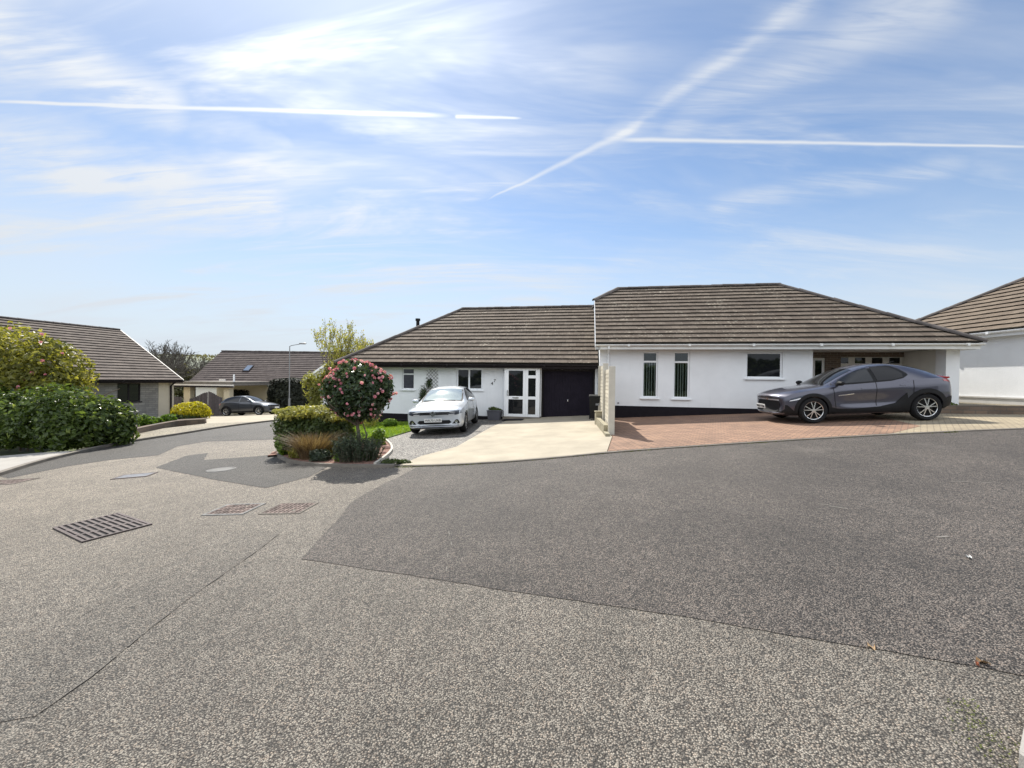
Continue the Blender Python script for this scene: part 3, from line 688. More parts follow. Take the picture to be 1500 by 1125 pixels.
# porch
pv0, pd0, pd1, ps1 = -.34, Lpx(741, -.34, OH1), Lpx(770, -.34, OH1), Lpx(788.3, -.34, OH1); pzb = .12; pzt = zs1
fdr = window(h1, pd0, pd1, pzb, pzt, pv0, trans=((zpx(755, 582.8, -2.7, pv0, OH1), pd0, pd1),), fr=.11, sill=False, rec=0, name='front_door')
mb = MB(); mb.bar((pd0 + .07, pv0 - .045, .95), (pd0 + .07, pv0 - .045, 1.2), .025, .02); mb.box(pd0 + .05, pd0 + .09, pv0 - .035, pv0 + .01, .98, 1.16); mb.build('door_handle', M['chrome'], fdr)
mb = MB(); mm = (pd0 + pd1) / 2; lz = zpx(755, 582.8, -2.7, pv0, OH1); mb.box(mm - .13, mm + .13, pv0 - .012, pv0 + .01, lz - .025, lz + .025); mb.build('letterbox', M['chrome'], fdr)
mb = MB()
window(h1, pd1 + .002, ps1, pzb, pzt, pv0, trans=((zpx(779, 552, -2, pv0, OH1), pd1, ps1), (zpx(779, 583.3, -2, pv0, OH1), pd1, ps1)), fr=.10, sill=False, rec=0, name='side_light')
mb = MB(); mb.box(ps1 + .002, ps1 + .062, pv0 + .002, -.0, pzb, pzt); po = mb.build('porch_return', M['upvc'], h1)
mb = MB(); mb.box(ps1 + .055, ps1 + .066, pv0 + .08, -.06, pzb + .12, pzt - .12); mb.build('pane', M['glass'], po)
mb = MB(); mb.box(pd0 - .06, pd0 - .002, pv0 + .002, -.0, pzb, pzt); mb.build('porch_return', M['upvc'], h1)
mb = MB(); mb.box(pd0 - .1, ps1 + .1, pv0 - .1, .1, -.1, pzb - .003); mb.build('door_step', M['kerb'], h1)
mb = MB(); mb.box(pd0 - .2, ps1 + .3, pv0 + .16, -.02, pzt + .003, pzt + .03); mb.build('porch_ceiling', M['upvc'], h1)
window(h1, *wA, 0, trans=((zpx(597, 548, -9, 0, OH1), wA[0], wA[1]),), fr=.05, glass='frost')
wm = (wB[0] * .52 + wB[1] * .48)
window(h1, *wB, 0, mull=(wm,), fr=.06)
mb = MB(); mb.box(Lh1 + .03, -.02, -ov + .02, -.003, zs1 + .002, zs1 + .02); mb.box(Lh1 + .03, U0 - .003, 0, VB1, zs1 + .002, zs1 + .02); mb.build('soffit', M['dark_trim'], h1)
mb = MB(); mb.box(Lh1, -.03, -ov, -ov + .022, zs1 - .02, ze1 - .03); mb.box(Lh1, Lh1 + .022, -ov + .023, VB1 + ov, zs1 - .02, ze1 - .03); mb.build('fascia', M['dark_trim'], h1)
gutter(h1, Lh1 - .03, -.03, -ov, ze1 - .045, M['dark_trim'], .06)
mb = MB()
slope(mb, (0, -ov, ze1), (1, 0, 0), (0, 1, 0), m1, D1 + ov, [(0, Lh1), (D1 + ov, La1)], [(0, -.02), (D1 + ov, -.02)], seed=15)
slope(mb, (0, VB1 + ov, ze1), (1, 0, 0), (0, -1, 0), m1, D1 + ov, [(0, Lh1), (D1 + ov, La1)], [(0, -.02), (D1 + ov, -.02)], seed=16)
slope(mb, (Lh1, -ov, ze1), (0, 1, 0), (1, 0, 0), m1, D1 + ov, [(0, 0), (D1 + ov, D1 + ov)], [(0, VB1 + 2 * ov), (D1 + ov, D1 + ov)], seed=17)
rf = mb.build('roof', M['tile'], h1, fix=False)
mb = MB(); caps(mb, (La1, D1, zr1 + up), (-.03, D1, zr1 + up), seed=8); caps(mb, (La1, D1, zr1 + up), (Lh1 - .04, -ov - .04, ze1 + up), seed=9); caps(mb, (La1, D1, zr1 + up), (Lh1 - .04, VB1 + ov, ze1 + up), seed=10)
mb.build('ridge_capping', M['ridge'], rf, smooth=True)
fl = at(612, 480, 22.3); dx, dy = fl.x - OH1.x, fl.y - OH1.y; fu, fv = cT * dx - sT * dy, sT * dx + cT * dy
mb = MB(); mb.tube([(fu, fv, 3.0), (fu, fv, at(612, 470, 22.3).z)], .09, 12); mb.tube([(fu, fv, at(612, 470, 22.3).z), (fu, fv, at(612, 466.8, 22.3).z)], .13, 12); mb.build('flue', M['black'], h1, smooth=True)
# house number 47 set diagonally, fixed to the wall
def text_mesh(txt, size, depth=.004):
    cu = bpy.data.curves.new('txt', 'FONT'); cu.body = txt; cu.size = size; cu.extrude = depth; cu.align_x = 'CENTER'; cu.align_y = 'CENTER'; cu.resolution_u = 3
    o = bpy.data.objects.new('txt', cu); COL.objects.link(o); dg = bpy.context.evaluated_depsgraph_get()
    me = bpy.data.meshes.new_from_object(o.evaluated_get(dg)); bpy.data.objects.remove(o); return me
def text_obj(name, txt, size, mat, parent, mtx):
    me = text_mesh(txt, size); me.materials.clear(); me.materials.append(mat); me.name = name
    o = bpy.data.objects.new(name, me); COL.objects.link(o); o.parent = parent; o.matrix_local = mtx; return o
RX90 = Matrix.Rotation(R(90), 4, 'X')
for ch, px, py in (('4', 720.9, 562), ('7', 724.6, 558)):
    u = Lpx(px, 0, OH1); text_obj('house_number', ch, .19, M['black'], h1, Matrix.Translation((u, -.012, zpx(px, py, u, 0, OH1))) @ RX90)

# ---- house 3 on the right edge
e3 = Vector((0, -1, 0)); n3 = Vector((1, 0, 0))
O3 = Vector((16.15, 19.0, 0)); ang3 = math.atan2(e3.y, e3.x)
h3 = thing('bungalow', 'white bungalow cut by the right edge, its side wall half in sun', 'house', O3, ang3)
# local u along e3 (towards the street), v along n3
ze3 = 3.47; W3, L3, m3, ov3 = 9.0, 9.5, .66, .24
zs3 = ze3 - .2
def loc3(p): d = Vector((p[0], p[1], 0)) - Vector((O3.x, O3.y, 0)); return d.dot(e3), d.dot(n3)
u0, u1_, v0 = ov3, ov3 + L3, ov3
zp3 = 1.22
mb = MB(); mb.box(u0, u1_, v0, v0 + W3, zp3, zs3 + .05); mb.build('wall', M['white'], h3)
mb = MB(); mb.box(u0 - .03, u1_ + .03, v0 - .03, v0 + W3 + .03, .3, zp3 - .03); mb.build('plinth', M['plinth_grey'], h3)
mb = MB(); mb.box(u0 - .05, u1_ + .05, v0 - .06, v0 + W3 + .06, zp3 - .03, zp3 + .02); mb.build('drip_band', M['plinth_grey'], h3)
mb = MB(); mb.box(.02, L3 + 2 * ov3 - .02, .02, W3 + 2 * ov3 - .02, zs3, zs3 + .02); mb.build('soffit', M['upvc'], h3)
mb = MB(); mb.box(0, L3 + 2 * ov3, 0, .025, zs3 - .02, ze3 - .03); mb.box(0, .025, .026, W3 + 2 * ov3, zs3 - .02, ze3 - .03); mb.build('fascia', M['upvc'], h3)
gutter(h3, 0, L3 + 2 * ov3, 0, ze3 - .05, M['upvc'], .06)
mb = MB(); Dd3 = W3 / 2 + ov3; LL = L3 + 2 * ov3
slope(mb, (0, 0, ze3), (1, 0, 0), (0, 1, 0), m3, Dd3, [(0, 0), (Dd3, Dd3)], [(0, LL), (Dd3, LL)], seed=25)
slope(mb, (0, W3 + 2 * ov3, ze3), (1, 0, 0), (0, -1, 0), m3, Dd3, [(0, 0), (Dd3, Dd3)], [(0, LL), (Dd3, LL)], seed=26)
slope(mb, (0, 0, ze3), (0, 1, 0), (1, 0, 0), m3, Dd3, [(0, 0), (Dd3, Dd3)], [(0, W3 + 2 * ov3), (Dd3, Dd3)], seed=27)
rf = mb.build('roof', M['tile_tan'], h3, fix=False)
mb = MB(); zr3 = ze3 + Dd3 * m3 + up
caps(mb, (Dd3, Dd3, zr3), (-.03, -.03, ze3 + up), .13, seed=11); caps(mb, (Dd3, Dd3, zr3), (LL, Dd3, zr3), .13, seed=12); mb.build('ridge_capping', M['ridge'], rf, smooth=True)
mb = MB(); mb.prism([(0, zs3), (Dd3, ze3 + Dd3 * m3 - .1), (W3 + 2 * ov3, zs3)], LL - .3, LL - .05, 'u'); mb.build('gable_wall', M['white'], h3)

# ---- left bungalow
e4 = Vector((.24, .971, 0)); n4 = Vector((-.971, .24, 0))
zE4 = 1.27; C4 = at(268, 557, 29.9); O4 = Vector((C4.x, C4.y, 0)); L4 = 17.; D4 = 6.3; m4 = .60
O4 = O4 - e4 * L4
h4 = thing('bungalow', 'bungalow behind the tall bushes, pinkish brown gable roof and stone clad wall', 'house', O4, math.atan2(e4.y, e4.x))
zg4 = -2.0; zs4 = zE4 - .16
def uv4(px, v):   # position along the wall plane at inward offset v, seen at px
    r = (px - 750) / F; P = Vector((O4.x, O4.y, 0)) + n4 * v
    return (r * P.y - P.x) / (e4.x - r * e4.y)
vW = .55; uE = uv4(254.5, vW); uS = uv4(232, vW)
def z4(px, py, v): u = uv4(px, v); P = O4 + n4 * v + e4 * u; return at(px, py, P.y).z, u
ua, ub = uv4(172, vW), uv4(206, vW); za = z4(190, 588.5, vW)[0]
w4 = (ua, ub, za, zs4 - .05)
mb = MB(); wall_grid(mb, 0, uS, zg4, zs4 + .05, vW, vW + .25, [w4]); mb.build('wall', M['stone'], h4)
mb = MB(); mb.box(uS + .002, uE, vW - .02, vW + .25, zg4, zs4 + .05); mb.prism([(vW + .252, zg4), (vW + .25, zs4), (D4, zE4 + D4 * m4 - .1), (2 * D4 - vW, zs4), (2 * D4 - vW, zg4)], uE - .25, uE - .002, 'u'); mb.build('end_wall', render_mat('grey_cream_render', (.58, .52, .40), .4), h4)
window(h4, *w4, vW, mull=((ua + ub) / 2,), framemat='dark_trim', fr=.07)
mb = MB(); mb.box(0, L4 - .05, .02, vW - .003, zs4, zs4 + .02); mb.box(0, L4 - .02, -.02, .02, zs4 - .02, zE4 - .03); mb.build('fascia', M['dark_trim'], h4)
mb = MB(); ud = uv4(250.8, vW - .1); mb.tube([(ud, .1, zs4), (ud, vW - .08, zs4 - .25), (ud, vW - .08, zg4)], .06, 8); mb.build('downpipe', M['dark_trim'], h4, smooth=True)
gutter(h4, 0, L4, -.02, zE4 - .04, M['dark_trim'], .07)
mb = MB(); mb.prism([(-.03, zE4 - .02), (-.03, zE4 + .05), (D4, zE4 + D4 * m4 + .06), (2 * D4 + .03, zE4 + .05), (2 * D4 + .03, zE4 - .12), (D4, zE4 + D4 * m4 - .16)], L4 - .0, L4 + .05, 'u'); mb.build('bargeboard', M['bargewhite'], h4)
mb = MB()
slope(mb, (0, 0, zE4), (1, 0, 0), (0, 1, 0), m4, D4, [(0, 0), (D4, 0)], [(0, L4), (D4, L4)], gauge=.36, tw=.33, th=.06, seed=31)
slope(mb, (0, 2 * D4, zE4), (1, 0, 0), (0, -1, 0), m4, D4, [(0, 0), (D4, 0)], [(0, L4), (D4, L4)], gauge=.36, tw=.33, th=.06, seed=32)
rf = mb.build('roof', M['tile_pink'], h4, fix=False)
mb = MB(); caps(mb, (0, D4, zE4 + D4 * m4 + .03), (L4, D4, zE4 + D4 * m4 + .03), .13); mb.build('ridge_capping', M['ridge'], rf, smooth=True)

# ---- far house with skylight (ridge across the view)
Yw = 42.6; P5 = at(262, 563, 42.0); O5 = Vector((P5.x, 42.0, 0)); ze5 = at(400, 563, 42.0).z; zr5 = at(400, 515.5, 47.).z; D5 = 5.0; m5 = (zr5 - ze5) / D5; L5 = 20.
h5 = thing('house', 'far house with long plum brown roof and a small skylight', 'house', O5, 0)
off5 = at(325, 515.5, 47.).x - O5.x
mb = MB(); slope(mb, (0, 0, ze5), (1, 0, 0), (0, 1, 0), m5, D5, [(0, off5), (D5, off5)], [(0, L5), (D5, L5)], gauge=.36, tw=.33, th=.06, seed=41)
slope(mb, (0, 2 * D5, ze5), (1, 0, 0), (0, -1, 0), m5, D5, [(0, off5), (D5, off5)], [(0, L5), (D5, L5)], gauge=.36, tw=.33, th=.06, seed=42)
rf = mb.build('roof', M['tile_far'], h5, fix=False)
mb = MB(); caps(mb, (off5, D5, zr5 + .04), (L5, D5, zr5 + .04), .14); mb.build('ridge_capping', M['ridge'], rf, smooth=True)
q = at(364, 544, 44.2); su = q.x - O5.x; sv = q.y - 42; sz = ze5 + sv * m5
a = math.atan(m5); mb = MB(); ca, sa = math.cos(a), math.sin(a)
def sk(u, s, h): return (su + u, sv + s * ca - h * sa, sz + s * sa + h * ca)
def skbox(u0_, u1__, s0, s1, h0, h1_, mbb): mbb.add([sk(u, s, h) for h in (h0, h1_) for (u, s) in ((u0_, s0), (u1__, s0), (u1__, s1), (u0_, s1))], [(3, 2, 1, 0), (4, 5, 6, 7), (0, 1, 5, 4), (1, 2, 6, 5), (2, 3, 7, 6), (3, 0, 4, 7)])
skbox(-.36, .36, -.55, .55, .02, .12, mb); slk = mb.build('skylight', M['dark_trim'], h5)
mb = MB(); skbox(-.29, .29, -.48, .48, .121, .135, mb); mb.build('pane', plain('bright_skylight_glass', (.45, .5, .55), .02, .05, 3, metal=1), slk)
mb = MB(); mb.box(off5 + .3, L5 - .3, .5, .7, -4, ze5 - .1); mb.prism([(.5, -4), (.5, ze5 + .2), (D5, zr5 - .15), (2 * D5 - .5, ze5 + .2), (2 * D5 - .5, -4)], off5 + .3, off5 + .5, 'u'); mb.build('wall', M['warmwhite'], h5)
mb = MB(); mb.box(off5, L5, -.02, .03, ze5 - .2, ze5 - .02); mb.build('fascia', M['upvc'], h5)

# ---- white gabled house behind the topiary tree
Y6 = 38.; a6 = at(446.5, 560, Y6).x; b6 = at(512, 560, Y6).x; ze6 = at(446, 557, Y6).z; O6 = Vector((a6, Y6, 0)); W6 = b6 - a6; zr6 = ze6 + W6 / 2 * .72
h6 = thing('house', 'white gable end of a house seen behind the pink flowered tree', 'house', O6, 0)
mb = MB(); mb.prism([(0, -4), (W6, -4), (W6, ze6), (W6 / 2, zr6), (0, ze6)], 0, 9, 'v'); mb.build('wall', M['white'], h6)
mb = MB(); slope(mb, (-.3, -.2, ze6 - .15), (0, 1, 0), (1, 0, 0), .72, W6 / 2 + .3, [(0, 0), (9, 0)], [(0, 9.2), (9, 9.2)], seed=51); slope(mb, (W6 + .3, -.2, ze6 - .15), (0, 1, 0), (-1, 0, 0), .72, W6 / 2 + .3, [(0, 0), (9, 0)], [(0, 9.2), (9, 9.2)], seed=52); mb.build('roof', M['tile_far'], h6, fix=False)
mb = MB(); mb.prism([(-.32, ze6 - .3), (-.32, ze6 - .1), (W6 / 2, zr6 + .14), (W6 + .32, ze6 - .1), (W6 + .32, ze6 - .3), (W6 / 2, zr6 - .1)], -.26, -.2, 'v'); mb.build('bargeboard', M['upvc'], h6)
wc = at(469.5, 583.5, Y6)
window(h6, wc.x - a6 - .3, wc.x - a6 + .3, wc.z - .28, wc.z + .28, -.08, mull=(wc.x - a6,), fr=.05, rec=-.0)

# ---- carport with timber gates
Yc = 34.; zc = at(300, 564.5, Yc).z; xL, xR = at(252, 560, Yc).x, at(346, 560, Yc).x; zgc = g(xL + 2, Yc)
cp_ = thing('carport', 'flat roofed carport on cream pillars beside the left bungalow', 'carport', (xL, Yc, zgc))
def cl(px, py, Y): p = at(px, py, Y); return p.x - xL, p.z - zgc
hz = zc - zgc
mb = MB(); mb.box(0, xR - xL, -.3, 5.2, hz, hz + .10); mb.box(.1, xR - xL - .15, -.25, 5.2, hz + .10, hz + .32); rf = mb.build('roof', M['kerb'], cp_, bevel=.01)
mb = MB(); mb.box(.15, at(330, 552, Yc + 5.3).x - xL, 5.22, 5.4, hz + .1, hz + .5); mb.build('rear_upstand', M['bargewhite'], rf)
mb = MB(); mb.box(-.02, xR - xL + .02, -.34, -.3, hz - .12, hz + .09); mb.build('fascia', M['bargewhite'], rf)
mb = MB(); mb.box(-.02, xR - xL + .02, -.38, -.342, hz - .16, hz - .02); mb.build('gutter', M['dark_trim'], rf)
for (pa, pb) in ((269, 278.5), (327.5, 336)):
    mb = MB(); a, b = cl(pa, 580, Yc)[0], cl(pb, 580, Yc)[0]; mb.box(a, b, 0, .5, -.6, hz - .002); mb.build('pillar', M['cream'], cp_)
mb = MB(); mb.box(.1, xR - xL - .3, 5.0, 5.2, -.6, hz - .002); mb.build('back_wall', M['cream'], cp_)
mb = MB(); fx = cl(338, 555, Yc)[0]; mb.tube([(fx, .4, hz + .3), (fx, .4, hz + .95)], .07, 8); mb.build('vent_pipe', M['upvc'], cp_, smooth=True)
def gate(x0, x1, zt0, zt1, label, curve=1):
    o = thing('timber_gate', label, 'gate', (x0, Yc - .12, g(x0, Yc)), 0, 'weathered timber gates under the carport')
    mb = MB(); n = max(4, int((x1 - x0) / .14)); w = (x1 - x0) / n; rr = random.Random(n)
    for i in range(n):
        t = (i + .5) / n; s = t * t * (3 - 2 * t); z = (zt0 + (zt1 - zt0) * s)
        mb.box(i * w + .006, (i + 1) * w - .006, 0, .03, .04, z + rr.uniform(-.01, .01), rr.random())
    mb.build('boards', M['gatewood'], o)
    mb = MB(); W_ = x1 - x0
    for zr_ in (.2, .95):
        mb = MB(); mb.box(0, W_, .032, .07, zr_, zr_ + .12); mb.build('rail', M['gatewood'], o)
    return o
gx0, gxm, gx1 = at(279, 590, Yc).x, at(306, 590, Yc).x, at(327, 590, Yc).x
gate(gx0, gxm - .02, 1.55, 2.1, 'wide timber gate leaf rising to the right beside the cream pillar')
gate(gxm + .02, gx1, 2.1, 1.62, 'timber gate leaf sloping down to the pillar behind the grey crossover')
gate(at(255, 590, Yc).x, at(268, 590, Yc).x, 1.75, 1.75, 'narrow flat topped gate between the bungalow and the carport pillar')

# ------------------------------------------------------------------ cars
def orient(o, near_f, near_r, half, side):
    """put a car so that the near wheels stand on the two ground points; local x runs from nose to tail, side=-1: near side is local -y"""
    a = Vector((near_f[0], near_f[1], g(*near_f))); b = Vector((near_r[0], near_r[1], g(*near_r)))
    return a, b
def car_body(name, st, bowF, bowR, wheels, wr, mat, parent, well=.045, cv=(), crease=(.55, .45, .35)):
    """st rows: x, zb, zs, ws, zt, wt"""
    mb = MB(); rings = []
    x0, x1 = st[0][0], st[-1][0]
    for (x, zb, zs, ws, zt, wt) in st:
        h = zs - zb; cab = max(0, min(1, (zt - zs) / .3))
        q_ = dict(cv).get(x, 0); lo_ = .38 if q_ else .55
        half = [(0, zb), (.72 * ws, zb), (.92 * ws, zb + .04), (.985 * ws, zb + .24 * h), ((1 - q_) * ws, zb + lo_ * h), (.99 * ws, zb + .82 * h), (.95 * ws, zs)]
        e = (wt, zt - .035 - .03 * cab)
        for t in (.12, .5, .88):
            half.append((.95 * ws + (e[0] - .95 * ws) * t + .03 * math.sin(math.pi * t) * cab, zs + (e[1] - zs) * t))
        half += [e, (.62 * wt, zt - .008), (0, zt)]
        ring = []
        for (y, z) in half:
            f = (abs(y) / max(ws, .01)) ** 2
            xx = x + bowF * f * max(0, 1 - (x - x0) / .7) - bowR * f * max(0, 1 - (x1 - x) / .6)
            ring.append((xx, y, z))
        rings.append(ring)
    n = len(rings[0]); vs = []; idx = {}
    for i, ring in enumerate(rings):
        for k, p in enumerate(ring):
            idx[(i, k, 1)] = len(vs); vs.append(p)
            if k in (0, n - 1): idx[(i, k, -1)] = idx[(i, k, 1)]
            else: idx[(i, k, -1)] = len(vs); vs.append((p[0], -p[1], p[2]))
    fs = []
    for i in range(len(rings) - 1):
        for k in range(n - 1):
            fs.append((idx[i, k, 1], idx[i, k + 1, 1], idx[i + 1, k + 1, 1], idx[i + 1, k, 1]))
            fs.append((idx[i, k, -1], idx[i + 1, k, -1], idx[i + 1, k + 1, -1], idx[i, k + 1, -1]))
    for i in (0, len(rings) - 1):
        for k in range(n - 1):
            q = []
            for v in (idx[i, k, 1], idx[i, k + 1, 1], idx[i, k + 1, -1], idx[i, k, -1]):
                if v not in q: q.append(v)
            fs.append(tuple(q))
    mb.add(vs, fs)
    o = mb.build(name, mat, parent)
    b = bmesh.new(); b.from_mesh(o.data); b.verts.ensure_lookup_table(); cl = b.edges.layers.float.get('crease_edge') or b.edges.layers.float.new('crease_edge')
    inv = {v: k for k, v in idx.items()}
    for e_ in b.edges:
        k0, k1 = inv[e_.verts[0].index], inv[e_.verts[1].index]
        if k0[1] == k1[1] and k0[0] != k1[0]:
            e_[cl] = {6: crease[0], 5: crease[0] * .8, 4: .3, 10: crease[1], 2: .4}.get(k0[1], 0)
        elif k0[0] == k1[0] and k0[0] in (0, len(rings) - 1) and abs(k0[1] - k1[1]) == 1: e_[cl] = crease[2]
    b.to_mesh(o.data); b.free()
    s = o.modifiers.new('s', 'SUBSURF'); s.levels = 2; s.render_levels = 2
    dg = bpy.context.evaluated_depsgraph_get()
    bvh = BVHTree.FromObject(o, dg)
    cuts = []
    for (x, hw) in wheels:
        for sd in (-1, 1):
            c = MB(); c.lathe([(wr + well, 0), (wr + well, .34)], 36, (x, 0, wr), 'y'); co = c.build('cut', M['black']); co.location = (0, hw - .26 if sd > 0 else -hw - .08, 0); cuts.append(co)
    for co in cuts:
        b = o.modifiers.new('b', 'BOOLEAN'); b.object = co; b.operation = 'DIFFERENCE'; b.solver = 'EXACT'
    # cutters must share the car's space while the cut is made
    par = o.parent; o.parent = None
    bpy.context.view_layer.update(); dg = bpy.context.evaluated_depsgraph_get()
    me = bpy.data.meshes.new_from_object(o.evaluated_get(dg)); old = o.data
    o.modifiers.clear(); o.data = me; me.name = name
    me.materials.clear(); me.materials.append(mat)
    me.polygons.foreach_set('use_smooth', [True] * len(me.polygons)); me.set_sharp_from_angle(angle=R(40))
    for c in cuts: bpy.data.objects.remove(c)
    o.parent = par
    return o, bvh
def decal(bvh, poly, view, lift, name, mat, parent, step=.05, depth=.012):
    """a thin panel following the body: poly in (x,z) for sides 'l'(-y) and 'r'(+y), (y,z) for 'f'/'b', (x,y) for 't'"""
    bm = bmesh.new(); f = bm.faces.new([bm.verts.new((a, b, 0)) for a, b in poly]); f.normal_update()
    bmesh.ops.triangulate(bm, faces=bm.faces[:])
    for ax in (0, 1):
        lo = min(p[ax] for p in poly); hi = max(p[ax] for p in poly); k = math.floor(lo / step) + 1
        while k * step < hi:
            co = [0, 0, 0]; co[ax] = k * step; no = [0, 0, 0]; no[ax] = 1
            bmesh.ops.bisect_plane(bm, geom=bm.verts[:] + bm.edges[:] + bm.faces[:], plane_co=co, plane_no=no, dist=1e-6); k += 1
    D = {'l': Vector((0, 1, 0)), 'r': Vector((0, -1, 0)), 'f': Vector((1, 0, 0)), 'b': Vector((-1, 0, 0)), 't': Vector((0, 0, -1))}[view]
    be = [e for e in bm.edges if e.is_boundary]
    ret = bmesh.ops.extrude_edge_only(bm, edges=be); low = {v for v in ret['geom'] if isinstance(v, bmesh.types.BMVert)}
    for v in bm.verts:
        a, b = v.co.x, v.co.y
        P = {'l': Vector((a, -3, b)), 'r': Vector((a, 3, b)), 'f': Vector((-3, a, b)), 'b': Vector((9, a, b)), 't': Vector((a, b, 4))}[view]
        hit, no, _, _ = bvh.ray_cast(P, D)
        if hit is None:
            q = P + D * (3 if view != 't' else 3); hit, no, _, _ = bvh.find_nearest(P + D * 2.4)
        v.co = hit - D * (lift if v not in low else lift - depth)
    bmesh.ops.recalc_face_normals(bm, faces=bm.faces)
    me = bpy.data.meshes.new(name); bm.to_mesh(me); bm.free(); me.materials.append(mat)
    me.polygons.foreach_set('use_smooth', [True] * len(me.polygons)); me.set_sharp_from_angle(angle=R(45))
    o = bpy.data.objects.new(name, me); COL.objects.link(o); o.parent = parent; return o
def mirror(poly): return [(-a, b) for a, b in poly]
def arc(cx, cz, r, a0, a1, n=18): return [(cx + r * math.cos(R(a0 + (a1 - a0) * i / n)), cz + r * math.sin(R(a0 + (a1 - a0) * i / n))) for i in range(n + 1)]
def wheel(parent, x, y, r, side, rimr, spokes, double=True, w=.21):
    """side -1: outer face looks to local -y"""
    t = MB(); hw = w / 2; rr = rimr + .01
    t.lathe([(rr, -hw + .01), (r - .035, -hw), (r - .008, -hw + .03), (r, -hw + .06), (r, hw - .06), (r - .008, hw - .03), (r - .035, hw), (rr, hw - .01)], 40, (0, 0, 0), 'y', closed=True)
    o = t.build('wheel', M['rubber'], parent, smooth=True); o.location = (x, y, r)
    d = MB(); yo = side * (hw - .035)
    d.lathe([(0, yo - side * .06), (rimr, yo - side * .06)], 32, (0, 0, 0), 'y'); d.lathe([(rimr - .012, yo - side * .06), (rimr + .012, yo + side * .02), (rimr + .012, yo - side * .08)], 32, (0, 0, 0), 'y', cap=False)
    d.build('rim', M['darkalloy'], o, smooth=True)
    s = MB(); n = spokes * (2 if double else 1)
    for k in range(spokes):
        base = 2 * math.pi * k / spokes + math.pi / 2
        for off in ((-.2, .2) if double else (0,)):
            a = base + off * (1.15); b = base + off * .5
            p = (math.cos(b) * .05, yo + side * .012, math.sin(b) * .05); q = (math.cos(a) * (rimr - .004), yo + side * .004, math.sin(a) * (rimr - .004))
            s.bar(p, q, .020 if double else .05, .02, up=(0, 1, 0))
    s.lathe([(0, yo + side * .02), (.05, yo + side * .018), (.055, yo - side * .01)], 16, (0, 0, 0), 'y', cap=False)
    s.lathe([(rimr - .008, yo + side * .006), (rimr + .004, yo + side * .012), (rimr + .010, yo - side * .0)], 36, (0, 0, 0), 'y', cap=False)
    s.build('spokes', M['alloy'], o)
    return o
def place_car(o, front_pt, rear_pt):
    """front_pt and rear_pt: centre points under the two axles (x, y); origin of the car is under the front axle"""
    a = Vector((*front_pt, g(*front_pt) + .034)); b = Vector((*rear_pt, g(*rear_pt) + .034))
    X = (b - a).normalized(); Y = Vector((-X.y, X.x, 0)).normalized()
    p, q = a + Y * .75, a - Y * .75; Y = Vector((Y.x * 1.5, Y.y * 1.5, g(p.x, p.y) - g(q.x, q.y))).normalized()
    Z = X.cross(Y).normalized(); Y = Z.cross(X)
    o.matrix_world = Matrix(((X.x, Y.x, Z.x, a.x), (X.y, Y.y, Z.y, a.y), (X.z, Y.z, Z.z, a.z), (0, 0, 0, 1)))
def plate(parent, x, y, z, w, h, txt, tilt=0, yaw=0):
    m = MB(); m.box(-.006, .004, -w / 2, w / 2, -h / 2, h / 2); o = m.build('number_plate', M['plate'], parent, bevel=.003)
    o.matrix_local = Matrix.Translation((x, y, z)) @ Matrix.Rotation(yaw, 4, 'Z') @ Matrix.Rotation(tilt, 4, 'Y')
    if not txt: return o
    t = text_obj('plate_lettering', txt, h * .86, M['plate_text'], o, Matrix.Translation((-.009, 0, -.002)) @ Matrix.Rotation(R(-90), 4, 'Z') @ RX90)
    return o
def mirror_pod(parent, x, y, z, sd, body, glassm='glass'):
    m = MB(); m.lathe([(0, -.10), (.05, -.095), (.075, -.04), (.08, .03), (.06, .09), (0, .10)], 14, (0, 0, 0), 'y')
    m.v = [(a * .95, b, c * .8) for a, b, c in m.v]; m.bar((.01, -sd * .08, -.03), (.0, -sd * .2, -.06), .05, .03)
    o = m.build('door_mirror', body, parent, smooth=True); o.location = (x, y, z); return o

# -- slate grey coupe crossover (x = 0 is under the front axle)
c1 = thing('parked_car', 'slate grey coupe crossover parked sideways on the brick drive', 'car')
FO = .90; WB = 2.64; r1 = .345
st = [(-.90, .28, .64, .74, .74, .60), (-.84, .21, .71, .83, .80, .66), (-.60, .19, .79, .895, .88, .70), (-.30, .19, .85, .925, .935, .73), (0, .19, .89, .935, .97, .74), (.25, .19, .92, .92, .995, .73), (.42, .19, .945, .905, 1.02, .71),
      (.75, .19, .965, .89, 1.22, .63), (1.15, .19, .975, .885, 1.42, .58), (1.55, .19, .985, .885, 1.52, .565), (1.95, .19, 1.01, .895, 1.535, .56), (2.25, .19, 1.04, .925, 1.505, .56), (2.64, .20, 1.07, .945, 1.415, .56), (2.95, .23, 1.085, .935, 1.30, .57), (3.20, .27, 1.07, .90, 1.17, .60), (3.36, .32, 1.02, .86, 1.08, .64), (3.45, .38, .90, .80, .98, .62)]
body, bv = car_body('body', st, .20, .16, [(0, .935), (WB, .945)], r1, M['paint_grey'], c1, cv=((.75, .07), (1.15, .095), (1.55, .095), (1.95, .075)), crease=(.6, .5, .4))
gl = [(.36, .985), (.55, 1.06), (.76, 1.18), (1.02, 1.305), (1.25, 1.395), (1.55, 1.46), (1.82, 1.475), (2.02, 1.45), (2.18, 1.37), (2.31, 1.24), (2.32, 1.19), (2.18, 1.11), (1.9, 1.05), (1.5, 1.025), (1.0, 1.0)]
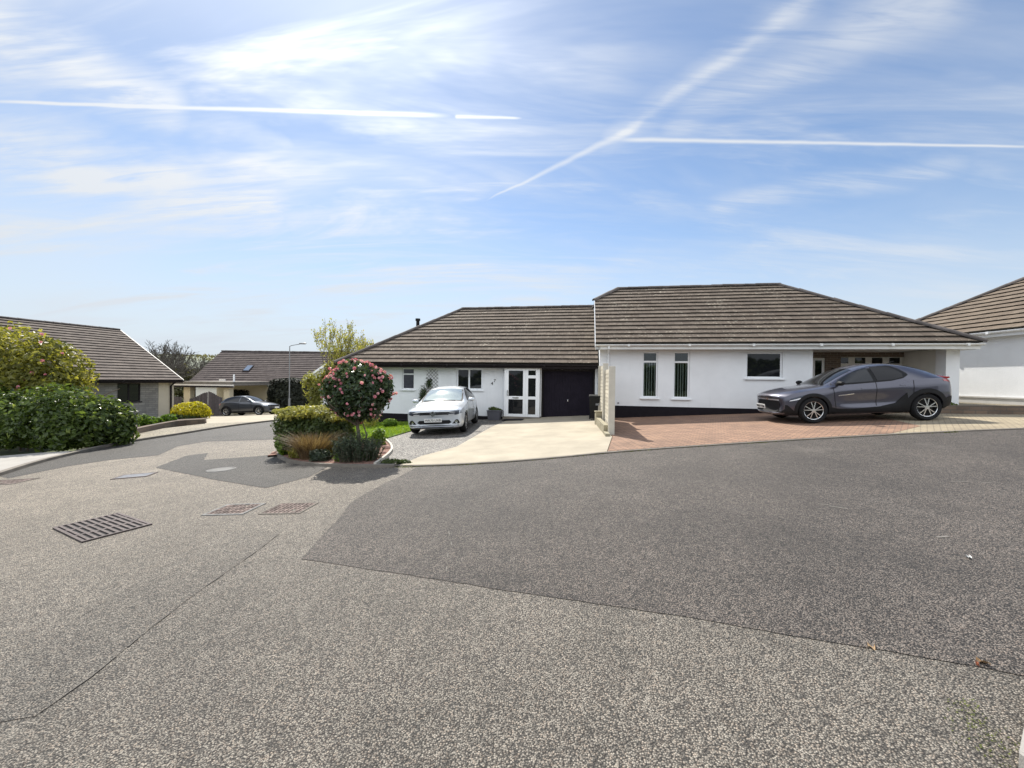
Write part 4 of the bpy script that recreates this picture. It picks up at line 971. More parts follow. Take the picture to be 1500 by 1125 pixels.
for vw in ('l', 'r'):
    decal(bv, gl, vw, .002, 'window_surround', M['black'], c1)
    fw = [(.60, 1.03), (.80, 1.165), (1.0, 1.265), (1.22, 1.36), (1.46, 1.42), (1.50, 1.06), (1.1, 1.045)]
    rw = [(1.585, 1.068), (1.55, 1.43), (1.80, 1.44), (1.98, 1.415), (2.10, 1.35), (2.2, 1.24), (2.18, 1.14), (1.95, 1.085)]
    w_ = decal(bv, fw, vw, .008, 'front_side_window', M['carglass'], c1); decal(bv, rw, vw, .008, 'rear_side_window', M['privacy'], c1)
    for cx in (0, WB):
        ring = arc(cx, r1, r1 + (.115 if cx == 0 else .14), -32, 212, 24) + arc(cx, r1, r1 + .032, 212, -32, 24)
        decal(bv, ring, vw, .012, 'wheel_arch_trim', M['black'], c1)
    decal(bv, [(.40, .20), (.44, .42), (.60, .375), (1.0, .36), (1.6, .40), (1.95, .48), (2.10, .64), (2.20, .74), (2.24, .40), (2.22, .20)], vw, .012, 'sill_trim', M['black'], c1)
    decal(bv, [(.62, .70), (1.0, .74), (1.0, .76), (.62, .725)], vw, .010, 'hybrid_badge', M['chrome'], c1)
    for poly in ([(.56, .40), (.545, .40), (.50, .93), (.515, .93)], [(1.54, .42), (1.525, .42), (1.53, 1.05), (1.545, 1.05)], [(2.34, .62), (2.325, .62), (2.36, 1.05), (2.375, 1.05)]):
        decal(bv, poly, vw, .003, 'door_gap', M['black'], c1)
    decal(bv, [(1.18, .86), (1.34, .868), (1.34, .895), (1.18, .885)], vw, .016, 'door_handle', M['paint_grey'], c1, depth=.03); decal(bv, [(2.06, .925), (2.2, .93), (2.2, .955), (2.06, .95)], vw, .016, 'door_handle', M['paint_grey'], c1, depth=.03)
    s = -1 if vw == 'l' else 1
    decal(bv, [(3.02, 1.05), (3.2, 1.045), (3.40, 1.01), (3.42, .94), (3.3, .96), (3.05, 1.0)], vw, .006, 'tail_light', M['taillight'], c1)
    decal(bv, [(2.98, .26), (3.02, .56), (3.2, .62), (3.44, .60), (3.44, .40), (3.2, .26)], vw, .008, 'rear_bumper_trim', M['black'], c1)
    decal(bv, [(-.56, .60), (-.40, .63), (-.12, .72), (.10, .79), (-.05, .795), (-.3, .745), (-.52, .68)], vw, .006, 'headlight', M['lamp'], c1)
    decal(bv, [(-.56, .605), (-.40, .635), (-.22, .69), (-.26, .705), (-.42, .66), (-.54, .632)], vw, .011, 'running_light', M['lampwhite'], c1)
    decal(bv, [(-.76, .22), (-.44, .22), (-.42, .30), (-.60, .50), (-.78, .55)], vw, .008, 'bumper_corner', M['black'], c1)
    mirror_pod(c1, .62, s * .99, 1.04, s, M['black'])
decal(bv, [(.36, -.60), (.36, .60), (.50, .60), (.98, .53), (1.17, .49), (1.19, 0), (1.17, -.49), (.98, -.53), (.50, -.60)], 't', .006, 'windscreen', M['glass'], c1, step=.08)
decal(bv, [(2.40, -.46), (2.40, .46), (2.95, .47), (2.95, -.47)], 't', .006, 'rear_window', M['glass'], c1, step=.08)
decal(bv, [(-.60, .60), (.60, .60), (.66, .52), (.56, .30), (-.56, .30), (-.66, .52)], 'f', .008, 'grille', M['black'], c1)
decal(bv, [(-.42, .25), (.42, .25), (.46, .275), (-.46, .275)], 'f', .006, 'lower_trim', M['chrome'], c1)
decal(bv, arc(0, .655, .055, 0, 350, 18), 'f', .012, 'badge', M['chrome'], c1)
decal(bv, [(-.62, .62), (.62, .62), (.62, .65), (-.62, .65)], 'f', .012, 'light_bar', M['lampwhite'], c1)
plate(c1, -.915, 0, .45, .52, .115, 'WA71 EOA', R(-6))
m = MB(); m.prism([(2.90, 1.20), (3.27, 1.13), (3.29, 1.095), (3.2, 1.06), (2.95, 1.10)], -.60, .60, 'v'); m.build('tailgate_spoiler', M['paint_grey'], c1, bevel=.012)
for s in (-1, 1):
    m = MB(); m.prism([(3.0, 1.14), (3.28, 1.105), (3.30, 1.07), (3.18, 1.035), (3.02, 1.05)], min(s * .602, s * .76), max(s * .602, s * .76), 'v'); m.build('tail_light', M['taillight'], c1, bevel=.015)
m = MB(); m.tube([(.0, 0, 0), (.12, 0, .06), (.2, 0, .07)], [.02, .014, .006], 8); fin = m.build('aerial_fin', M['black'], c1); fin.location = (2.35, 0, 1.48)
for x in (0, WB):
    for s in (-1, 1): wheel(c1, x, s * .825, r1, s, .235, 5)
fl_, rl_ = gp(1191, 621), gp(1356, 615.4)
fwd = Vector((rl_[0] - fl_[0], rl_[1] - fl_[1])).normalized(); ta = math.radians(-8.5); fx = Vector((math.cos(ta), math.sin(ta))); aw = Vector((-fx.y, fx.x))
# near wheels seen along the two picture columns
r_ = (1191 - 750) / F; rr_ = (1356 - 750) / F
Yf = (WB * fx.x - rr_ * WB * fx.y) / (rr_ - r_); Pf = Vector((r_ * Yf, Yf))
print('toyota near front wheel', Pf, 'by ground', fl_, rl_)
Cf = Pf + aw * .82; place_car(c1, Cf, Cf + fx * WB)

# -- silver white hatchback facing the camera
c2 = thing('parked_car', 'silver white hatchback parked nose out on the gravel', 'car')
WB2 = 2.55; r2 = .315
st = [(-.80, .25, .62, .74, .70, .62), (-.78, .20, .68, .81, .765, .68), (-.62, .17, .75, .855, .83, .70), (-.4, .17, .78, .87, .86, .71), (0, .17, .82, .875, .90, .72), (.35, .17, .88, .875, .955, .73), (.48, .17, .90, .875, .99, .72), (.8, .17, .92, .875, 1.18, .66), (1.2, .17, .925, .875, 1.37, .60), (1.6, .17, .93, .875, 1.445, .575), (2.1, .17, .94, .875, 1.45, .565), (2.6, .18, .95, .87, 1.40, .55), (2.95, .22, .95, .84, 1.30, .54), (3.12, .27, .93, .80, 1.08, .56), (3.24, .34, .84, .72, .90, .55)]
body, bv = car_body('body', st, .13, .10, [(0, .875), (WB2, .87)], r2, M['paint_silver'], c2, crease=(.6, .5, .5))
for vw in ('l', 'r'):
    s = -1 if vw == 'l' else 1
    decal(bv, [(.72, .96), (1.0, 1.14), (1.3, 1.30), (1.55, 1.36), (1.58, .97)], vw, .006, 'front_side_window', M['glass'], c2)
    decal(bv, [(1.66, .975), (1.63, 1.365), (2.1, 1.36), (2.45, 1.32), (2.62, 1.20), (2.6, 1.02)], vw, .006, 'rear_side_window', M['glass'], c2)
    for poly in ([(.58, .30), (.565, .30), (.55, .90), (.565, .90)], [(1.62, .30), (1.605, .30), (1.61, .94), (1.625, .94)]): decal(bv, poly, vw, .003, 'door_gap', M['black'], c2)
    decal(bv, [(.5, .18), (.5, .24), (2.1, .24), (2.1, .18)], vw, .006, 'sill_trim', M['black'], c2)
    for hx in (1.35, 2.3): decal(bv, [(hx, .80), (hx + .17, .805), (hx + .17, .83), (hx, .825)], vw, .016, 'door_handle', M['paint_silver'], c2, depth=.03)
    mirror_pod(c2, .72, s * .94, .985, s, M['paint_silver'])
    lampf = [(s * .40, .60), (s * .66, .595), (s * .84, .64), (s * .87, .72), (s * .62, .72), (s * .42, .68)]
    decal(bv, lampf, 'f', .006, 'headlight', M['lamp'], c2); decal(bv, [(s * .44, .605), (s * .62, .605), (s * .62, .622), (s * .44, .620)], 'f', .012, 'running_light', M['lampwhite'], c2)
    decal(bv, [(s * .54, .33), (s * .74, .33), (s * .77, .36), (s * .72, .45), (s * .66, .46)], 'f', .008, 'fog_lamp_surround', M['black'], c2); decal(bv, arc(s * .67, .385, .045, 0, 340, 14), 'f', .014, 'fog_lamp', M['chrome'], c2)
    decal(bv, [(s * .68, .80), (s * .8, .74), (s * .82, .84), (s * .7, .92)], 'b', .006, 'tail_light', M['taillight'], c2)
decal(bv, [(.40, -.68), (.40, .68), (.6, .69), (1.05, .63), (1.25, .59), (1.28, 0), (1.25, -.59), (1.05, -.63), (.6, -.69)], 't', .003, 'windscreen_surround', M['black'], c2, step=.08)
decal(bv, [(.47, -.62), (.47, .62), (.6, .635), (1.05, .58), (1.21, .55), (1.235, 0), (1.21, -.55), (1.05, -.58), (.6, -.635)], 't', .007, 'windscreen', M['screen'], c2, step=.08)
for y0_ in (-.45, .1):
    m = MB(); m.bar((.43, y0_, .985), (.47, y0_ + .5, 1.0), .018, .012); m.build('wiper', M['black'], c2)
decal(bv, [(-.42, .605), (.42, .605), (.42, .685), (-.42, .685)], 'f', .006, 'grille', M['black'], c2)
decal(bv, [(-.44, .64), (.44, .64), (.44, .65), (-.44, .65)], 'f', .012, 'grille_strip', M['chrome'], c2)
decal(bv, [(-.46, .44), (-.52, .37), (-.44, .33), (.44, .33), (.52, .37), (.46, .44)], 'f', .008, 'air_intake', M['black'], c2)
decal(bv, [(-.74, .275), (.74, .275), (.74, .295), (-.74, .295)], 'f', .006, 'splitter_gap', M['black'], c2)
decal(bv, [(-.58, .225), (.58, .225), (.6, .25), (-.6, .25)], 'f', .006, 'lower_trim', M['black'], c2)
plate(c2, -.838, 0, .455, .52, .111, 'WK70 UXB', R(-3))
bd = MB(); bd.lathe([(.062, -.004), (.075, -.004), (.075, .004), (.062, .004)], 28, (0, 0, 0), 'z', closed=True)
for a, b in (((-.036, .054), (-.008, -.0)), ((.036, .054), (.008, 0)), ((-.056, .03), (-.022, -.056)), ((.056, .03), (.022, -.056)), ((-.022, -.056), (0, -.012)), ((.022, -.056), (0, -.012))): bd.bar((*a, 0), (*b, 0), .013, .008)
bdo = bd.build('badge', M['chrome'], c2); bdo.matrix_local = Matrix.Translation((-.838, 0, .645)) @ Matrix.Rotation(R(-90), 4, 'Z') @ Matrix.Rotation(R(78), 4, 'X')
bd = MB(); bd.lathe([(0, 0), (.066, 0)], 24); bk = bd.build('badge_disc', M['black'], bdo); bk.location = (0, 0, -.003)
for x in (0, WB2):
    for s in (-1, 1): wheel(c2, x, s * .765, r2, s, .215, 5)
pc = gp(641, 637.5); Pf = Vector((-105 / F * 12.95, 12.95)); place_car(c2, Pf, Pf + Vector((.045, 1)).normalized() * WB2)
print('polo', pc, Pf)

# -- dark grey crossover on the far drive
c3 = thing('parked_car', 'dark grey crossover parked in front of the timber gates', 'car')
WB3 = 2.62; r3 = .345
st = [(-.86, .30, .66, .66, .74, .52), (-.76, .22, .74, .82, .82, .66), (-.45, .2, .84, .89, .93, .72), (0, .2, .93, .905, 1.01, .74), (.35, .2, .98, .905, 1.06, .74), (.5, .2, 1.0, .905, 1.11, .73), (.85, .2, 1.02, .905, 1.34, .66), (1.25, .2, 1.02, .905, 1.53, .61), (1.65, .2, 1.03, .905, 1.585, .59), (2.2, .2, 1.04, .905, 1.575, .58), (2.7, .22, 1.05, .9, 1.50, .57), (3.05, .25, 1.05, .88, 1.36, .57), (3.3, .3, 1.02, .84, 1.12, .58), (3.43, .38, .92, .76, .98, .55)]
body, bv = car_body('body', st, .16, .12, [(0, .905), (WB3, .905)], r3, M['paint_dark'], c3)
for vw in ('l', 'r'):
    s = -1 if vw == 'l' else 1
    decal(bv, [(.72, 1.06), (1.0, 1.26), (1.25, 1.40), (1.5, 1.49), (1.55, 1.075)], vw, .006, 'front_side_window', M['glass'], c3)
    decal(bv, [(1.64, 1.08), (1.60, 1.50), (2.1, 1.50), (2.6, 1.44), (2.9, 1.28), (2.86, 1.13)], vw, .006, 'rear_side_window', M['glass'], c3)
    for cx in (0, WB3): decal(bv, arc(cx, r3, r3 + .10, -28, 208, 24) + arc(cx, r3, r3 + .032, 208, -28, 24), vw, .012, 'wheel_arch_trim', M['black'], c3)
    decal(bv, [(.44, .21), (.5, .34), (2.15, .34), (2.2, .21)], vw, .012, 'sill_trim', M['black'], c3)
    decal(bv, [(.58, .36), (.565, .36), (.55, 1.0), (.565, 1.0)], vw, .003, 'door_gap', M['black'], c3); decal(bv, [(1.6, .36), (1.585, .36), (1.59, 1.04), (1.605, 1.04)], vw, .003, 'door_gap', M['black'], c3)
    decal(bv, [(-.66, .70), (-.4, .74), (-.18, .84), (-.4, .83), (-.62, .78)], vw, .006, 'headlight', M['lampwhite'], c3)
    decal(bv, [(3.1, .98), (3.36, .95), (3.38, .85), (3.1, .88)], vw, .006, 'tail_light', M['taillight'], c3)
    mirror_pod(c3, .72, s * 1.0, 1.10, s, M['paint_dark'])
decal(bv, [(.46, -.64), (.46, .64), (.62, .66), (1.1, .6), (1.27, .57), (1.27, -.57), (1.1, -.6), (.62, -.66)], 't', .006, 'windscreen', M['glass'], c3, step=.08)
decal(bv, [(-.5, .66), (.5, .66), (.5, .74), (-.5, .74)], 'f', .008, 'grille', M['black'], c3); decal(bv, [(-.6, .34), (.6, .34), (.6, .50), (-.6, .50)], 'f', .008, 'air_intake', M['black'], c3)
decal(bv, [(-.62, .26), (.62, .26), (.62, .31), (-.62, .31)], 'f', .012, 'lower_trim', M['chrome'], c3)
plate(c3, -.90, 0, .56, .52, .111, '', 0)
for x in (0, WB3):
    for s in (-1, 1): wheel(c3, x, s * .80, r3, s, .225, 5)
pa = gp(381, 611.5); pb = gp(334, 610.3); Pf = Vector((-369 / F * 31.6, 31.6))
print('suv', pa, pb, Pf)
place_car(c3, Pf + Vector((0, .8)), Pf + Vector((0, .8)) + Vector((-1, .06)).normalized() * WB3)

# ------------------------------------------------------------------ plants
def hashn(v, s, off): return noise.noise(Vector(v) * s + Vector((off, off * 1.7, -off)))
def foliage(name, blobs, n, size, mat, parent, seed=1, fill=.45, aspect=1.7, rough=.35, freq=1.6, floor=None, updir=.25, shape=None, tintf=None, keep=None):
    """many leaf faces spread through lumpy volumes; blobs: (x, y, z, rx, ry, rz) in the parent's space"""
    r = random.Random(seed); mb = MB(); V = []; Fc = []; T = []
    wts = [b[3] * b[4] + b[4] * b[5] + b[3] * b[5] for b in blobs]
    made = 0; tries = 0
    while made < n and tries < n * 6:
        tries += 1
        k = r.choices(range(len(blobs)), wts)[0]; b = blobs[k]
        d = Vector((r.gauss(0, 1), r.gauss(0, 1), r.gauss(0, 1))).normalized()
        if shape:   # squarish solids
            e = shape; q = max(abs(d.x), abs(d.y), abs(d.z)); d = d.lerp(d / q, e)
        lump = 1 + rough * hashn(d, freq, seed * 3.1 + k * 7) + rough * .5 * hashn(d, freq * 2.6, seed * 5.3 + k * 3)
        rad = lump * (1 - abs(r.gauss(0, fill * .5))) if r.random() < .8 else lump * r.random() ** .5
        p = Vector((b[0] + d.x * b[3] * rad, b[1] + d.y * b[4] * rad, b[2] + d.z * b[5] * rad))
        if floor is not None and p.z < floor: continue
        if keep and not keep(p, r): continue
        made += 1
        nrm = (d + Vector((r.gauss(0, .6), r.gauss(0, .6), r.gauss(0, .6) + updir))).normalized()
        a = nrm.cross(Vector((r.gauss(0, 1), r.gauss(0, 1), r.gauss(0, 1)))).normalized(); c = nrm.cross(a)
        s = size * r.uniform(.6, 1.35); l = s * aspect * .5; w = s * .5
        fold = nrm * (w * .35)
        i = len(V)
        V += [p - a * l, p + c * w + fold, p + a * l, p - c * w + fold]
        Fc += [[i, i + 1, i + 2], [i, i + 2, i + 3]]
        t = min(1, max(0, r.gauss(.42, .22) + .35 * hashn(p, 1.3, seed)))
        if tintf: t = tintf(p, t, r)
        T += [t, t]
    mb.v = [tuple(v) for v in V]; mb.f = Fc; mb.t = T; mb.m = [0] * len(Fc)
    return mb.build(name, mat, parent, fix=False)
def blossoms(blobs, n, size, mat, parent, seed, cond=None, rough=.3, freq=1.6, fseed=1, petals=9):
    r = random.Random(seed); mb = MB(); made = 0; tr = 0
    while made < n and tr < n * 40:
        tr += 1; k = r.randrange(len(blobs)); b = blobs[k]
        d = Vector((r.gauss(0, 1), r.gauss(0, 1), r.gauss(0, 1))).normalized()
        lump = 1 + rough * hashn(d, freq, fseed * 3.1 + k * 7) + rough * .5 * hashn(d, freq * 2.6, fseed * 5.3 + k * 3)
        rad = lump * r.uniform(.97, 1.06); p = Vector((b[0] + d.x * b[3] * rad, b[1] + d.y * b[4] * rad, b[2] + d.z * b[5] * rad))
        if cond and not cond(p, d, r): continue
        made += 1; t = r.random(); s = size * r.uniform(.7, 1.25)
        for j in range(petals):
            q = (d + Vector((r.gauss(0, .8), r.gauss(0, .8), r.gauss(0, .8)))).normalized(); a = q.cross(Vector((r.gauss(0, 1), r.gauss(0, 1), r.gauss(0, 1)))).normalized(); c = q.cross(a)
            o = p + q * s * .35
            mb.add([o - a * s * .45, o - c * s * .4 + q * s * .1, o + a * s * .45, o + c * s * .4 + q * s * .1], [(0, 1, 2, 3)], min(1, max(0, t + r.uniform(-.3, .3))))
    return mb.build('blossom', mat, parent, fix=False)
def limbs(mb, p, d, l, rad, depth, r, spread=.55, n=5, ratio=.72, upb=.15, kids=(2, 3), tips=None, minr=.004):
    p = Vector(p); d = Vector(d).normalized(); pts = [p]; rs = [rad]; q = p.copy(); dd = d.copy(); seg = 3 if depth > 0 else 2
    for i in range(seg):
        dd = (dd + Vector((r.gauss(0, .11), r.gauss(0, .11), r.gauss(0, .09) + upb * .25))).normalized(); q = q + dd * (l / seg); pts.append(q.copy()); rs.append(max(minr, rad * (1 - .42 * (i + 1) / seg)))
    mb.tube(pts, rs, n, cap=False)
    if tips is not None: tips.append((pts, depth))
    if depth <= 0: return
    for k in range(r.randint(*kids)):
        t = r.uniform(.5, 1.0) if k else 1.0
        base = pts[0].lerp(pts[-1], t) if t < 1 else pts[-1]
        ax = dd.cross(Vector((r.gauss(0, 1), r.gauss(0, 1), r.gauss(0, 1)))).normalized()
        nd = (dd + ax * spread * r.uniform(.6, 1.5) + Vector((0, 0, upb))).normalized()
        limbs(mb, base, nd, l * ratio * r.uniform(.8, 1.15), max(minr, rad * .62), depth - 1, r, spread, max(3, n - 1), ratio, upb, kids, tips, minr)
def stems(parent, pts, rad, mat='bark', name='stem'):
    mb = MB()
    for a, b in pts: m_ = Vector(a).lerp(Vector(b), .5) + Vector((rnd.uniform(-.04, .04), rnd.uniform(-.04, .04), 0)); mb.tube([a, m_, b], [rad, rad * .85, rad * .6], 7)
    return mb.build(name, M[mat], parent, smooth=True)
def ground_at(x, y, off=0): return (x, y, g(x, y) + off)

# standard camellia
tx, ty = at(523, 640, 8.75).x, 8.75; tz = g(tx, ty) + .04; cz = at(523, 573, ty).z - tz
t = thing('camellia_tree', 'round headed standard camellia full of pink flowers on a thin trunk', 'tree', (tx, ty, tz))
bl = [(0, 0, cz, .68, .68, .60), (-.38, .1, cz + .02, .36, .42, .44), (.36, .0, cz + .06, .36, .42, .46), (.05, 0, cz - .40, .42, .42, .26), (-.02, 0, cz + .32, .52, .52, .34)]
foliage('crown', bl, 13000, .058, M['leaf_cam'], t, 11, fill=.5, rough=.28)
blossoms(bl, 300, .06, M['pink'], t, 4, lambda p, d, r: d.y < .55 and (d.z > -.35 or r.random() < .4) and r.random() < .45 + .55 * max(0, d.z), .28, fseed=11)
mb = MB(); r = random.Random(5); mb.tube([(.03, 0, -.1), (.05, .0, .25), (.03, .02, .5), (.0, 0, .75)], [.055, .042, .04, .034], 9); mb.tube([(.16, .05, .30), (.20, .03, .5), (.10, .02, .8)], [.014, .016, .012], 6)
for k in range(9): limbs(mb, (0, 0, .7), (r.gauss(0, .7), r.gauss(0, .7), .9), .42, .022, 2, r)
mb.build('trunk', M['bark'], t, smooth=True)

# clipped hedge in the bed, gold on top
hx, hy = at(459, 630, 9.95).x, 9.95; hz_ = g(hx, hy); ht = at(458, 600, hy).z - hz_
t = thing('hedge', 'low clipped hedge with golden new growth on top beside the camellia', 'hedge', (hx, hy, hz_))
bl = [(-.42, .1, ht * .5, .50, .6, ht * .52), (.1, .15, ht * .5, .55, .6, ht * .5), (.55, .1, ht * .46, .38, .5, ht * .46)]
foliage('foliage', bl, 12500, .05, M['leaf_privet'], t, 21, rough=.26, shape=.12, floor=.02, fill=.4)
foliage('golden_top', [(-.42, .05, ht * .92, .46, .54, .17), (.1, .1, ht * .94, .52, .55, .16), (.55, .05, ht * .84, .36, .45, .16)], 5200, .045, M['leaf_gold'], t, 22, rough=.35, updir=.7)
stems(t, [((x, .1, -.05), (x + .05, .1, ht * .6)) for x in (-.6, -.3, 0, .3, .6)], .02)
lx, ly = at(411, 640, 9.6).x, 9.6
t = thing('shrub', 'small bright green shrub at the street end of the golden topped hedge', 'shrub', ground_at(lx + .06, ly)); foliage('foliage', [(0, 0, .3, .13, .2, .26)], 600, .05, M['leaf_green'], t, 23, floor=.02); stems(t, [((0, 0, 0), (0, 0, .3))], .01)

def blades(n, rx, ry, h, mat, parent, seed, lean=.4, w=.008, name='blades', segs=3, r0=.12):
    r = random.Random(seed); mb = MB()
    for i in range(n):
        a = r.uniform(0, 2 * math.pi); q = r.random() ** .5; b = Vector((math.cos(a) * q * rx * r0 * 4, math.sin(a) * q * ry * r0 * 4, 0)); out = Vector((math.cos(a + r.gauss(0, .5)) * rx, math.sin(a + r.gauss(0, .5)) * ry, 0)) * r.uniform(.1, 1) * lean * 2
        H = h * r.uniform(.55, 1.1); side = Vector((-out.y, out.x, 0)); side = side.normalized() if side.length > 1e-4 else Vector((1, 0, 0)); side = (side + Vector((r.gauss(0, .5), r.gauss(0, .5), 0))).normalized(); vs = []
        for s in range(segs + 1):
            u = s / segs; p = b + out * u ** 1.8 + Vector((0, 0, H * (u - .22 * u ** 3))); ww = w * (1 - u * .85); vs += [p - side * ww, p + side * ww]
        mb.add(vs, [(2 * s, 2 * s + 1, 2 * s + 3, 2 * s + 2) for s in range(segs)], r.random())
    return mb.build(name, mat, parent, fix=False)
gx_, gy_ = at(457, 650, 9.0).x, 9.0
t = thing('ornamental_grass', 'tuft of rust brown ornamental grass in front of the golden topped hedge', 'grass', ground_at(gx_, gy_, .04)); blades(1150, .50, .40, .70, M['rust'], t, 31, .75, .006)
# dark rosemary
rx_, ry_ = at(524, 660, 8.5).x, 8.5
t = thing('rosemary_bush', 'dark spiky rosemary bush at the foot of the camellia trunk', 'shrub', ground_at(rx_, ry_, .04))
r = random.Random(8); mb = MB(); mbs = MB()
for i in range(170):
    a = r.uniform(0, 6.283); q = r.random() ** .5; b = Vector((math.cos(a) * q * .42, math.sin(a) * q * .3, .0)); tip = Vector((b.x * 1.25 + r.gauss(0, .04), b.y * 1.25, (.62 - .24 * q) * r.uniform(.7, 1.1)))
    mbs.tube([b, b.lerp(tip, .5), tip], [.006, .005, .002], 4, cap=False)
    for j in range(62):
        u = r.uniform(.12, 1); p = b.lerp(tip, u); dr = Vector((r.gauss(0, 1), r.gauss(0, 1), r.uniform(.1, 1.1))).normalized(); sd = dr.cross(Vector((r.gauss(0, 1), r.gauss(0, 1), 1))).normalized() * .0065; e = p + dr * r.uniform(.03, .055)
        mb.add([p - sd, p + sd, e + sd * .6, e - sd * .6], [(0, 1, 2, 3)], min(1, max(0, r.gauss(.35 + .3 * u, .22))))
mb.build('foliage', M['leaf_rosemary'], t, fix=False); mbs.build('stem', M['bark'], t)
# low plants of the bed
for (px, py, s, mt, lb, sd, el) in ((483, 671, .17, 'leaf_olive', 'low olive green clump between the rust grass and the rosemary', 41, .8), (466, 679, .16, 'leaf_rosemary', 'grey green cushion at the kerb in front of the rust grass', 42, .55), (438, 674, .19, 'leaf_olive', 'sprawling dull green plant at the kerb under the hedge', 43, .5), (500, 680, .13, 'leaf_green', 'pale green edging plant at the kerb left of the rosemary', 44, .6), (553, 655, .13, 'leaf_green', 'yellow green plant behind the pink stones near the edging', 45, 1.3), (420, 668, .2, 'leaf_privet', 'dark ground hugging plant below the street corner of the hedge', 46, .8), (538, 678, .13, 'leaf_privet', 'small dark plant between the rosemary and the cream edging', 47, .6), (541, 628, .24, 'leaf_spring', 'loose pale shrub behind the camellia trunk', 48, 1.3)):
    x, y = gp(px, py); t = thing('bed_plant', lb, 'plant', ground_at(x, y + .10, .04)); s *= 1.45; foliage('foliage', [(0, 0, s * el * .8, s, s * .8, s * el)], 1100, .036, M[mt], t, sd, rough=.4, floor=0, fill=.6); stems(t, [((0, 0, -.02), (.01, 0, s * el))], .006)
x, y = gp(556, 684); t = thing('weed', 'dusty weed growing in the gravel corner at the kerb', 'plant', ground_at(x + .18, y + .1, .02)); foliage('foliage', [(0, 0, .05, .2, .07, .07), (.25, .05, .04, .16, .05, .05)], 500, .03, M['leaf_privet'], t, 49, floor=0)
# boulders of pink stone in the bed
def stone(name, label, x, y, s, mat, seed):
    bm = bmesh.new(); bmesh.ops.create_icosphere(bm, subdivisions=3, radius=1)
    for v in bm.verts: k = 1 + .35 * hashn(v.co, 1.2, seed) + .12 * hashn(v.co, 3.5, seed); v.co = Vector((v.co.x * s * k, v.co.y * s * .7 * k, max(-.4, v.co.z) * s * .65 * k))
    me = bpy.data.meshes.new(name); bm.to_mesh(me); bm.free(); me.materials.append(mat); me.polygons.foreach_set('use_smooth', [True] * len(me.polygons)); me.set_sharp_from_angle(angle=R(30))
    o = bpy.data.objects.new(name, me); COL.objects.link(o); o.location = (x, y, g(x, y) + .04 + s * .2); return tag(o, label, 'stone')
M['pinkstone'] = plain('pink_stone', (.40, .25, .20), .9, .25, 9, .5, 40)
for i, (px, py, s, lb) in enumerate(((566, 660, .10, 'pink stone lying just inside the cream edging'), (560, 667, .085, 'pale pink stone in front of its neighbour by the edging'), (556, 673, .08, 'red brown stone near the kerb end of the edging'), (411, 664, .10, 'pale stone at the street corner of the bed'), (402, 667, .07, 'small pale stone lying out on the road at the bed corner'))):
    x, y = gp(px, py); stone('stone', lb, x, y, s, M['pinkstone'], i * 3 + 1)
# small round shrub on the lawn
x, y = gp(569, 628); t = thing('shrub', 'small round green shrub on the lawn below the house wall', 'shrub', ground_at(x, y + .2, .05)); foliage('foliage', [(0, 0, .14, .27, .24, .17)], 2600, .03, M['leaf_green'], t, 51, rough=.15, floor=0); stems(t, [((0, 0, 0), (0, 0, .15))], .01)
# lawn blades
r = random.Random(3); mb = MB()
def inside(p, poly):
    c = False; j = len(poly) - 1
    for i in range(len(poly)):
        if (poly[i][1] > p[1]) != (poly[j][1] > p[1]) and p[0] < (poly[j][0] - poly[i][0]) * (p[1] - poly[i][1]) / (poly[j][1] - poly[i][1]) + poly[i][0]: c = not c
        j = i
    return c
k = 0
while k < 16000:
    x, y = r.uniform(-7.5, -2.9), r.uniform(10.4, 17.8)
    if not inside((x, y), lawn): k += .2; continue
    k += 1; z = g(x, y) + .05; a = r.uniform(0, 6.28); dx, dy = math.cos(a) * .012, math.sin(a) * .012; h = r.uniform(.03, .07); lx_, ly_ = r.gauss(0, .025), r.gauss(0, .025)
    mb.add([(x - dx, y - dy, z), (x + dx, y + dy, z), (x + lx_, y + ly_, z + h)], [(0, 1, 2)], r.random())
o = mb.build('lawn_grass', M['grassblade'], fix=False); o['kind'] = 'stuff'; o['label'] = 'short mown grass of the front lawn'

# spring tree behind house 1
sx, sy = at(505, 560, 20.3).x, 20.3; sz_ = g(sx, sy)
t = thing('spring_tree', 'loose upright tree in yellow green spring leaf beside the low bungalow', 'tree', (sx, sy, sz_)); H_ = at(492, 467, sy).z - sz_
r = random.Random(12); mb = MB(); tips = []
mb.tube([(0, 0, -.1), (.02, 0, .5), (0, .03, 1.0)], [.08, .07, .06], 9)
for k in range(10):
    a = k * .63 * 3.1; ox = math.cos(a); limbs(mb, (0, 0, .6 + .05 * k), (ox * .55 + .1, math.sin(a) * .5, 1.0), 1.5, .024, 4, r, .36, 5, .7, .5, (2, 3), tips, .0035)
mx = max(v[2] for v in mb.v); sc_ = H_ / mx; wx = max(abs(v[0]) for v in mb.v)
sx_ = 1.95 / wx; mb.v = [(v[0] * sx_, v[1] * sx_, v[2] * sc_) for v in mb.v]; mb.build('trunk', M['bark'], t, smooth=True)
lf = MB()
